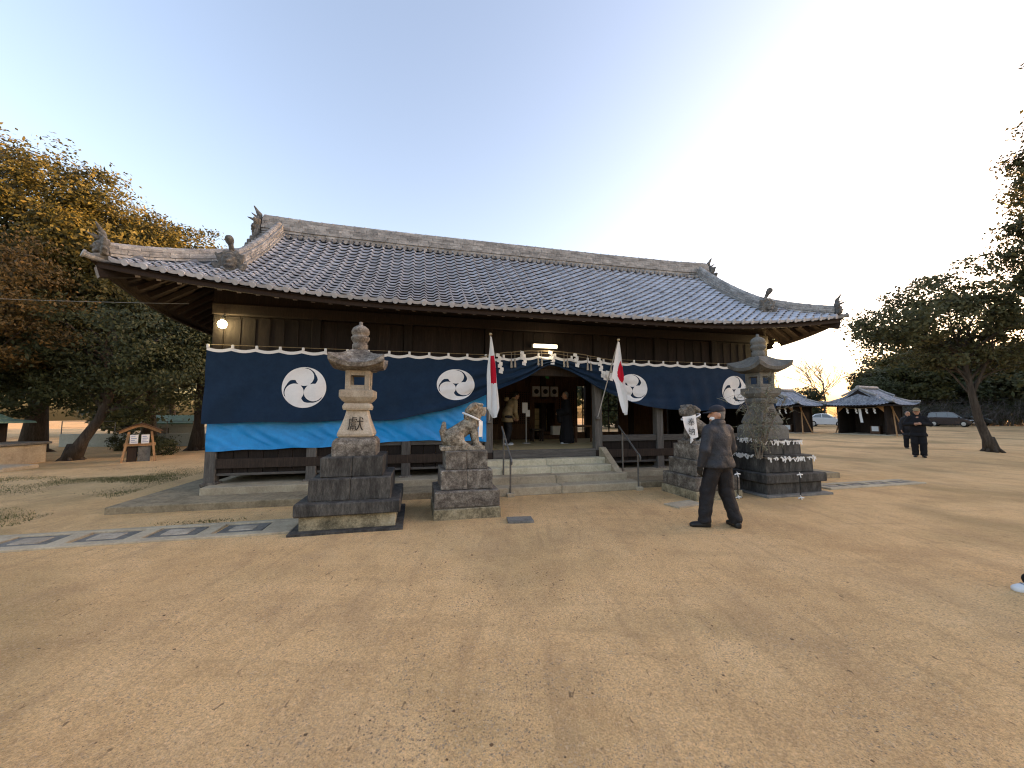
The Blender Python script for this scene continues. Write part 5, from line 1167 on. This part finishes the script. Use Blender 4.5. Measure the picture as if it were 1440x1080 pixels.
    # hair
    hr = [('e', hd((0, -.022, HZ + .035)), (.085, .092, .098), tmn), ('e', hd((0, -.055, HZ - .03)), (.07, .05, .06), tmn)]
    if not hat: sdf_mesh('hair', hr, min(h, .010), .015, M[hair], o, bump=lambda Q: .003 * np.sin(Q[..., 0] * 160) * np.sin(Q[..., 2] * 130))
    if cap or hat:
        cm = cap or hat
        cp = [('e', hd((0, -.005, HZ + .065)), (.094, .112, .082), tmn)]
        c = sdf_mesh('cap', cp, min(h, .010), .01, M[cm], o, cut=lambda Q: (L_((0, 0, HZ + .045))[2]) - Q[..., 2])
        v = MB(); rings = []
        for k in range(9):
            a = -1.05 + 2.1 * k / 8; rings.append([hd((.092 * math.sin(a), .10 * math.cos(a) - .0, HZ + .055)), hd((.092 * math.sin(a) * 1.02, .105 + .085 * math.cos(a) ** 1.0, HZ + .03 - .0)), hd((.09 * math.sin(a), .105 + .085 * math.cos(a), HZ + .022)), hd((.09 * math.sin(a), .095 * math.cos(a), HZ + .045))])
        v.loft(rings); v.build('visor', M[cm], c, smooth=True)
    if mask: sdf_mesh('face_mask', [('e', hd((0, .036, HZ - .055)), (.065, .066, .058), tmn)], .008, .01, M['paper'], o, cut=lambda Q: -((Q[..., 0] * -math.sin(turn) + Q[..., 1] * math.cos(turn)) - .052))
    return o
shoes, gl, stripes = [], [], []
person((2.97, 5.60, 0), R(20), 'man in dark cap, slate jacket and white mask walking past the stone dog', 1.0, .0105,
       feet=((-.21, .09, R(62)), (.19, -.08, R(-18))), knees=((-.14, .09, .49), (.13, .01, .48)), arms=(((-.275, -.03, 1.10), (-.27, .06, .86)), ((.275, .02, 1.10), (.24, .14, .88))), turn=R(62), cap='cap_navy', mask=True, glove='shoe_black', hem=.84)
person((15.15, 14.45, 0), R(135), 'man in black coat and pale cap standing with elbows out on the sand', 1.06, .016,
       feet=((-.10, .02, R(8)), (.10, .02, R(-8))), arms=(((-.31, -.04, 1.14), (-.10, .2, 1.16)), ((.31, -.04, 1.14), (.10, .2, 1.16))), jacket='black_wool', trousers='black_wool', hat='beige', hem=.72)
person((18.35, 17.9, 0), R(150), 'grey-haired person in dark coat half behind the man with elbows out', 1.0, .016, feet=((-.1, .06, 0), (.1, -.08, 0)), jacket='trouser_dark', trousers='black_wool', hair='hair_grey', hem=.6)
pr_ = H(1.33, 1.5, FL + .012)
person(tuple(pr_), HA + R(80), 'man in black robe standing inside the entrance', .86, .013, arms=(((-.25, .03, 1.08), (-.06, .26, 1.02)), ((.25, .03, 1.08), (.06, .26, 1.02))), robe='black_wool', hair='hair_grey', shoe='shoe_white', lean=R(4))
pl_ = H(-.42, 1.45, FL + .012)
person(tuple(pl_), HA + R(-75), 'stooping person in beige top behind the furled flag inside the hall', .88, .014, lean=R(28), feet=((-.1, .08, 0), (.1, -.05, 0)), arms=(((-.24, .10, 1.08), (-.12, .30, .98)), ((.24, .10, 1.08), (.12, .30, .98))), jacket='beige', trousers='wood_board' if False else 'trouser_dark', shoe='shoe_white', hair='hair_black', hem=.7)
person((5.17, 3.50, 0), R(72), 'walker in dark trousers stepping forward with a white laced trainer', 1.0, .014, feet=((-.04, .44, R(14)), (.11, -.30, 0)), knees=((-.09, .22, .49), (.1, -.05, .47)), shoe='shoe_white', jacket='black_wool', trousers='black_wool', hair='hair_black')
# furniture glimpsed inside
def stand(t, w, label):
    o = thing('sign_stand', label, 'sign stand', H(t, w, FL + .012), HA)
    m = MB(); m.lathe([(.12, 0), (.12, .02), (.02, .03)], 12); m.tube([(0, 0, .02), (0, 0, .95)], .016, 7); m.build('stem', M['pole'], o)
    m = MB(); m.cbox(-.12, .04, -.03, -.015, .86, 1.16, .004); m.cbox(-.02, .10, -.05, -.032, .76, .95, .004); m.build('white_card', M['paper'], o)
stand(.25, 1.9, 'thin stand with white cards on the matted floor inside')
def stool(t, w, label, mat, sx=.3, hz_=.45):
    o = thing('wooden_bench', label, 'bench', H(t, w, FL + .012), HA)
    m = MB(); m.cbox(-sx, sx, -.15, .15, hz_ - .05, hz_, .008); m.build('seat', mat, o)
    for a in (-1, 1):
        for c in (-1, 1): m = MB(); m.cbox(a * (sx - .05) - .025, a * (sx - .05) + .025, c * .11 - .025, c * .11 + .025, 0, hz_ - .05, .005); m.build('leg', mat, o)
stool(2.06, 2.0, 'brown wooden bench under the bright window inside the hall', M['wood_brown'], .34, .5)
stool(.82, 2.7, 'low dark stool before the lattice inside the hall', M['wood_dark'], .2, .38)
bx = MB(); bx.cbox(-.17, .17, -.12, .12, 0, .3, .01); o = bx.build('pale_carton', M['paper']); o.location = H(1.78, 3.55, .76 + .14); o.rotation_euler = (0, 0, HA); tag(o, 'pale box set on the altar step inside the hall', 'box')
# ---------------------------------------------------------------- trees
def leaf_mesh(name, C, Nn, L, mat, parent, wid=.5):
    n = len(C); d = npr.normal(0, 1, (n, 3)); d -= (d * Nn).sum(1)[:, None] * Nn; d /= np.linalg.norm(d, axis=1)[:, None] + 1e-9; s = np.cross(Nn, d); L = L[:, None]
    V = np.stack([C - d * L * .5, C + s * L * wid * .5 - d * L * .05, C + d * L * .5, C - s * L * wid * .5 - d * L * .05], 1).reshape(-1, 3)
    return mesh_obj(name, np_mesh(name, V, np.arange(4 * n).reshape(-1, 4)), mat, parent)
def crown_points(blobs, n, clump, sig, shell=.62, drop=0):
    vol = np.array([b[1][0] * b[1][1] * b[1][2] for b in blobs]) ** .75; cnt = np.maximum(1, (vol / vol.sum() * clump)).astype(int); cl = []; nr = []
    for (c, r), k in zip(blobs, cnt):
        d = npr.normal(0, 1, (k, 3)); d /= np.linalg.norm(d, axis=1)[:, None]; rad = npr.uniform(shell, 1.0, k) ** .5
        rough = 1 + .07 * np.sin(d[:, 0] * 7 + c[0]) * np.sin(d[:, 2] * 6 + c[1]) + .08 * np.sin(d[:, 1] * 13 + d[:, 0] * 9)
        cl.append(np.array(c) + d * np.array(r) * (rad * rough)[:, None]); nr.append(d)
    cl = np.concatenate(cl); nr = np.concatenate(nr); m = len(cl); w = npr.gamma(4.0, 1, m); idx = npr.choice(m, n, p=w / w.sum()); sg = sig * npr.uniform(.6, 1.3, m)
    P = cl[idx] + np.clip(npr.normal(0, 1, (n, 3)), -1.5, 1.5) * np.array([1, 1, .55]) * sg[idx][:, None]
    P[:, 2] -= drop * ((P[:, :2] - cl[idx][:, :2]) ** 2).sum(1)
    N_ = nr[idx] * .9 + npr.normal(0, .6, (n, 3)) + np.array([0, -.15, .12]); N_ /= np.linalg.norm(N_, axis=1)[:, None]
    return P, N_, cl
def tree(name, label, loc, blobs, trunk, r0, n, clump, size, mat, sig=.42, group=None, limbs=14, shell=.62):
    o = thing(name, label, 'tree', loc, 0, group)
    P_, N_, cl = crown_points(blobs, n, clump, sig, shell); P_[:, 2] = np.maximum(P_[:, 2], .25)
    tag(leaf_mesh('crown', P_, N_, size * npr.uniform(.6, 1.35, n), mat, o), kind='stuff')
    m = MB(); k = len(trunk); rr = [r0 * (1.45 if i == 0 else 1 - .55 * i / (k - 1)) for i in range(k)]; m.tube(trunk, rr, 9)
    for i in range(7):                                  # root flare
        a = 6.28 * i / 7 + rnd.uniform(-.3, .3); b0 = Vector(trunk[0]); m.tube([b0 + Vector((math.cos(a) * r0 * 2.0, math.sin(a) * r0 * 2.0, -.06)), b0 + Vector((math.cos(a) * r0 * 1.0, math.sin(a) * r0 * 1.0, .10)), b0 + Vector((math.cos(a) * r0 * .4, math.sin(a) * r0 * .4, .55))], [r0 * .3, r0 * .42, r0 * .3], 6)
    tops = [Vector(p) for p in trunk[k // 2:]]
    for i in range(limbs):
        e = Vector(cl[rnd.randrange(len(cl))]); s0 = rnd.randrange(len(tops) - 1); s = tops[s0].lerp(tops[s0 + 1], rnd.random())
        if e.z < s.z - .3: s = tops[0].lerp(tops[1], rnd.random())
        mid = s.lerp(e, .5) + Vector((rnd.uniform(-.3, .3), rnd.uniform(-.3, .3), .12 * (e - s).length)); q = rnd.uniform(.22, .42) * r0
        m.tube([s, s.lerp(mid, .5) + Vector((rnd.uniform(-.1, .1), rnd.uniform(-.1, .1), .05)), mid, e], [q, q * .8, q * .6, q * .15], 6, cap=False)
        for j in range(3):
            e2 = Vector(cl[rnd.randrange(len(cl))])
            if (e2 - mid).length < 2.6: m.tube([mid, mid.lerp(e2, .5) + Vector((0, 0, .1)), e2], [q * .4, q * .25, q * .07], 5, cap=False)
    m.build('trunk', M['bark'], o, smooth=True)
    return o
# left grove
tree('evergreen_tree', 'tallest evergreen tree with its sunlit orange top above the left grove', (-20.0, 16.2, 0), [((-.2, -.6, 9.2), (4.0, 3.4, 3.6)), ((2.8, -.8, 8.2), (2.6, 2.4, 2.3)), ((-2, -.5, 6.5), (3.6, 3, 2.6)), ((1.8, -1.5, 5.4), (3.6, 2.4, 2.0)), ((-.5, -1.2, 3.6), (3.6, 2.0, 1.5))], [(0, 0, 0), (.1, 0, 2), (.2, 0, 4.5), (.5, -.2, 7), (.6, -.3, 9.5)], .32, 165000, 1200, .15, M['leaf_green'], .38, limbs=24, shell=.3)
tree('evergreen_tree', 'rounded evergreen tree with bronze sunlit crown behind the hall roof corner', (-17.4, 18.6, 0), [((.9, -.6, 8.2), (2.9, 2.6, 2.7)), ((-.4, -.4, 6.4), (2.8, 2.4, 2.0)), ((2.2, 0, 5.6), (2.4, 2.2, 1.9))], [(0, 0, 0), (-.1, 0, 2), (.1, 0, 4), (.4, -.1, 6), (.8, -.3, 8.4)], .24, 66000, 520, .15, M['leaf_green'], .36, limbs=18, shell=.3)
tree('evergreen_tree', 'bushy dark evergreen tree standing close beside the hall end', (-14.0, 17.2, 0), [((.3, 0, 5.0), (2.9, 2.2, 1.9)), ((2.6, .6, 4.0), (2.6, 2.0, 1.9)), ((3.9, 1.0, 2.4), (1.5, 1.2, 1.9)), ((-1.4, 0, 4.0), (1.7, 1.7, 1.4)), ((2.6, .8, 1.6), (1.3, 1.0, 1.2))], [(0, 0, 0), (.08, 0, 1.2), (.0, 0, 2.4), (.2, 0, 3.8), (.4, 0, 5.2)], .22, 60000, 420, .14, M['leaf_green'], .34, limbs=18, shell=.3)
tree('leaning_tree', 'evergreen tree whose dark trunk leans right beside the concrete altar', (-15.3, 13.5, 0), [((.9, .3, 4.1), (2.6, 2.0, 1.7)), ((-.9, .2, 3.2), (2.2, 1.6, 1.3)), ((2.3, .5, 3.0), (1.5, 1.3, 1.1)), ((-2.2, .2, 4.4), (2.2, 1.6, 1.6)), ((-2.4, .4, 2.4), (1.8, 1.2, 1.1)), ((1.6, .9, 2.1), (1.4, .9, .7))], [(0, 0, 0), (.35, .02, .7), (.75, .1, 1.4), (1.0, .2, 2.3), (1.0, .3, 3.4)], .19, 30000, 240, .13, M['leaf_dark'], .36, limbs=18)
tree('bronze_tree', 'smaller tree with bronze brown foliage at the edge of the left grove', (-16.9, 11.7, 0), [((.5, .2, 5.5), (1.9, 1.5, 1.7)), ((.8, .2, 4.1), (1.6, 1.3, 1.1)), ((-1.0, .2, 5.0), (1.6, 1.4, 1.4))], [(0, 0, 0), (.05, .1, 1.4), (.2, .1, 3), (.4, .2, 5.2)], .13, 20000, 150, .12, M['leaf_brown'], .34, limbs=12)
for x, y, h_, lab in ((-11.6, 19.6, 5.0, 'slim dark tree trunk rising behind the wooden shelter'), (-19.0, 21.5, 6.0, 'slender tree standing behind the low pale wall')):
    tree('slender_tree', lab, (x, y, 0), [((.2, 0, h_), (2.4, 2.0, 1.8)), ((.8, 0, h_ - 1.8), (1.8, 1.5, 1.1))], [(0, 0, 0), (.1, 0, 1.5), (-.1, 0, 3), (.2, 0, h_)], .17, 15000, 130, .16, M['leaf_dark'], .4, limbs=14)
def shrub(loc, label, r, n, mat, size=.09):
    o = thing('shrub', label, 'shrub', loc); P_, N_, cl = crown_points([((0, 0, r[2] * .8), r)], n, max(30, n // 60), r[0] * .16, .3); P_[:, 2] = np.maximum(P_[:, 2], .02); tag(leaf_mesh('foliage', P_, N_, size * npr.uniform(.6, 1.3, n), mat, o), kind='stuff')
    m = MB()
    for i in range(9): e = Vector(cl[rnd.randrange(len(cl))]); m.tube([(rnd.uniform(-.05, .05), rnd.uniform(-.05, .05), -.03), e * .5 + Vector((0, 0, .05)), e], [.014, .01, .004], 5)
    m.build('stem', M['twig'], o)
shrub((-16.9, 17.0, 0), 'low leafy shrub in front of the pale wall', (.6, .5, .5), 2600, M['leaf_olive'])
shrub((-13.9, 15.2, 0), 'dark bushy shrub beside the splayed wooden shelter', (.8, .6, .45), 3000, M['leaf_dark'])
# tree at the right with a curved trunk, and a tall one beyond the frame edge
tree('curved_tree', 'evergreen tree with a curved bare trunk growing from a low sandy mound', (18.75, 15.2, .15), [((-1.2, .4, 5.2), (3.2, 2.6, 1.3)), ((.9, .2, 4.6), (2.8, 2.3, 1.4)), ((-2.9, .8, 5.0), (1.5, 1.4, .9)), ((.5, .5, 6.6), (3.0, 2.4, 1.0)), ((-.6, .2, 3.8), (1.8, 1.5, .7)), ((2.2, .3, 3.6), (1.6, 1.4, .8)), ((-3.0, .5, 3.9), (.9, .8, .5))], [(0, 0, 0), (-.12, 0, .45), (-.38, 0, 1.2), (-.48, .05, 2.1), (-.55, .1, 3.0), (-.6, .2, 4.3)], .165, 25000, 300, .16, M['leaf_olive'], .30, limbs=24, shell=.25)
tree('tall_tree', 'tall evergreen tree rising over the curved tree on the right', (20.6, 13.4, 0), [((-.5, 0, 8.0), (1.7, 1.7, 1.7)), ((-.2, 0, 10.6), (1.5, 1.5, 1.5)), ((.1, 0, 12.8), (1.2, 1.2, 1.1)), ((.3, 0, 14.6), (.8, .8, .9)), ((.4, 0, 6.4), (1.9, 1.7, 1.2))], [(0, 0, 0), (.1, 0, 3), (0, 0, 6), (-.1, 0, 9), (-.2, 0, 14.5)], .24, 38000, 230, .15, M['leaf_olive'], .30, limbs=30, shell=.3)
# woods beyond the car park and behind the hall: prototypes copied
def wood_tree(label, group, mat, h_, n=13000, size=.40):
    return tree('woodland_tree', label, (0, 0, -.2), [((0, 0, h_ * .72), (3.3, 3.0, h_ * .26)), ((.8, .4, h_ * .48), (3.6, 3.2, h_ * .24)), ((-1.2, -.3, h_ * .36), (3.0, 2.8, h_ * .22)), ((.5, 0, h_ * .2), (2.8, 2.6, h_ * .16))], [(0, 0, 0), (.1, 0, h_ * .3), (0, 0, h_ * .6), (.1, 0, h_ * .85)], .22, n, 260, size, mat, .55, group, limbs=14, shell=.4)
GB = 'woodland trees behind the car park'; LB = 'dark woodland tree in the dense wood behind the parked minivan'
GC = 'woodland trees added behind the hall'; LC = 'dark woodland tree behind the tiled shrine hall, added to block the low sun'  # mostly hidden belt, added to block the low sun; foliage shows through the windows
protos = [wood_tree(LB, GB, M['leaf_dark'], 10), wood_tree(LB, GB, M['leaf_olive'], 9), wood_tree(LB, GB, M['leaf_green'], 8.5)]
spots = [(45.0, 47.5, .62), (48.0, 50.5, .9), (50.5, 48.5, 1.05), (55.5, 49.5, 1.15), (60.5, 48, 1.2), (65.5, 46, 1.25), (70, 43, 1.25), (59, 60, 1.3), (57, 55, 1.3), (62, 56, 1.4), (69, 53, 1.4), (75, 46, 1.3), (80, 40, 1.3)]  # visible wood, plus unseen back and right-hand trees added to block the sun
def place(protos, spots, used, label=None, group=None):
    for i, (x, y, s) in enumerate(spots):
        p = protos[i % len(protos)]
        if (used is not None) and i < len(protos) and used: o = p
        else: o = copy_tree(p)
        if label: o['label'] = label; o['group'] = group
        o.location = (x, y, gz(x, y) - .2); o.rotation_euler = (0, 0, rnd.uniform(0, 6.28)); o.scale = (s * rnd.uniform(.95, 1.1), s, s * rnd.uniform(.92, 1.06))
place(protos, spots, True)
place(protos, [(11.5, 42, 1.0), (14, 45, 1.05), (18, 42.5, 1.08), (22, 46, 1.1), (26, 50, 1.05), (3, 40, .85), (30, 57, 1.05), (-3, 39, .75), (15, 34, .6), (35, 62, .85), (-9, 36, .6)], False, LC, GC)
place(protos, [(44, 27, 1.12), (47, 22.5, 1.2), (51, 18, 1.25), (53, 13, 1.25), (55, 8, 1.25), (56, 3, 1.25), (57, -2, 1.2), (55, 31, 1.25), (60, 24, 1.3), (63, 15, 1.3), (64, 36, 1.3)], False, 'unseen woodland tree beyond the tall tree, added to block the low sun', 'unseen sun-blocking trees beyond the tall tree')  # out-of-view trees, added to shade the yard and the lower left crowns
place(protos, [(-30, 30, .9), (-24, 34, .8), (-36, 22, .95), (-17, 36, .5)], False, 'dark woodland tree in the far belt behind the left grove', 'trees far behind the left grove')
place(protos, [(39.6, 51.5, .40)], False, 'low dark rounded tree above the roof of the shrine shelter', None)
del_ = [o for o in COL.objects if o.get('label') == 'low dark rounded tree above the roof of the shrine shelter']
for o in del_:
    if o.get('group'): del o['group']
    o.scale = (.6, .6, .52)
# bare trees against the glow and brushwood
def bare(loc, label, h_, seed, spread=.5, depth=5):
    rr = random.Random(seed); o = thing('bare_tree', label, 'tree', loc); tr = MB(); cr = MB()
    def grow(p, d, L, r, lv):
        q = p + d * L; mid = p.lerp(q, .5) + Vector((rr.uniform(-.06, .06), rr.uniform(-.06, .06), 0)) * L
        (tr if lv < 2 else cr).tube([p, mid, q], [r, r * .85, r * .7], 6 if lv < 2 else 4, cap=False)
        if lv >= depth: return
        for k in range(2 if lv < 1 else 3):
            nd = (d + Vector((rr.gauss(0, spread), rr.gauss(0, spread), rr.gauss(.12, .25)))).normalized(); grow(q if k < 2 else mid, nd, L * rr.uniform(.62, .86), r * .62, lv + 1)
    grow(Vector((0, 0, -.1)), Vector((.05, 0, 1)), h_ * .26, h_ * .011, 0)
    tr.build('trunk', M['bark'], o); tag(cr.build('crown', M['twig'], o), kind='stuff'); return o
bare((38.5, 47.5, 0), 'bare wintry tree spreading fine twigs against the sunset glow', 13.0, 3, .55, 6)
bare((41.5, 53, 0), 'second bare tree with a forked trunk behind the low dark tree', 12.0, 11, .5, 6)
def brush(loc, label, w, h_, n, group):
    o = thing('brushwood', label, 'bush', loc, 0, group); m = MB()
    for i in range(n):
        x = rnd.gauss(0, w); y = rnd.gauss(0, .8); p = Vector((x, y, -.05)); d = Vector((rnd.gauss(0, .45), rnd.gauss(0, .3), 1)).normalized(); L = h_ * rnd.uniform(.5, 1.1)
        q = p + d * L * .55; e = q + (d + Vector((rnd.gauss(0, .5), rnd.gauss(0, .3), -.25))).normalized() * L * .5; m.tube([p, q, e], [.02, .014, .004], 3, cap=False)
        for k in range(4):
            a = q.lerp(e, rnd.random()); m.tube([a, a + Vector((rnd.gauss(0, .5), rnd.gauss(0, .3), rnd.gauss(.05, .3)))], [.009, .003], 3, cap=False)
    m.build('stems', M['twig_grey'], o)
    c = np.stack([npr.normal(0, w, 1800), npr.normal(0, .8, 1800), npr.uniform(.1, h_ * .7, 1800)], 1); nn = npr.normal(0, 1, (1800, 3)); nn /= np.linalg.norm(nn, axis=1)[:, None]
    tag(leaf_mesh('leaves', c, nn, .16 * npr.uniform(.6, 1.3, 1800), M['leaf_dark'], o), kind='stuff')
for i, x in enumerate((41.5, 45.0, 49.0, 53.0, 57.0, 61.0)): brush((x, 46.0 - abs(i - 3) * .2 - (x - 41) * .06, gz(x, 46) - .05), 'grey leafless brushwood thicket at the foot of the wood', 1.6, 3.4, 150, 'brushwood along the wood edge')
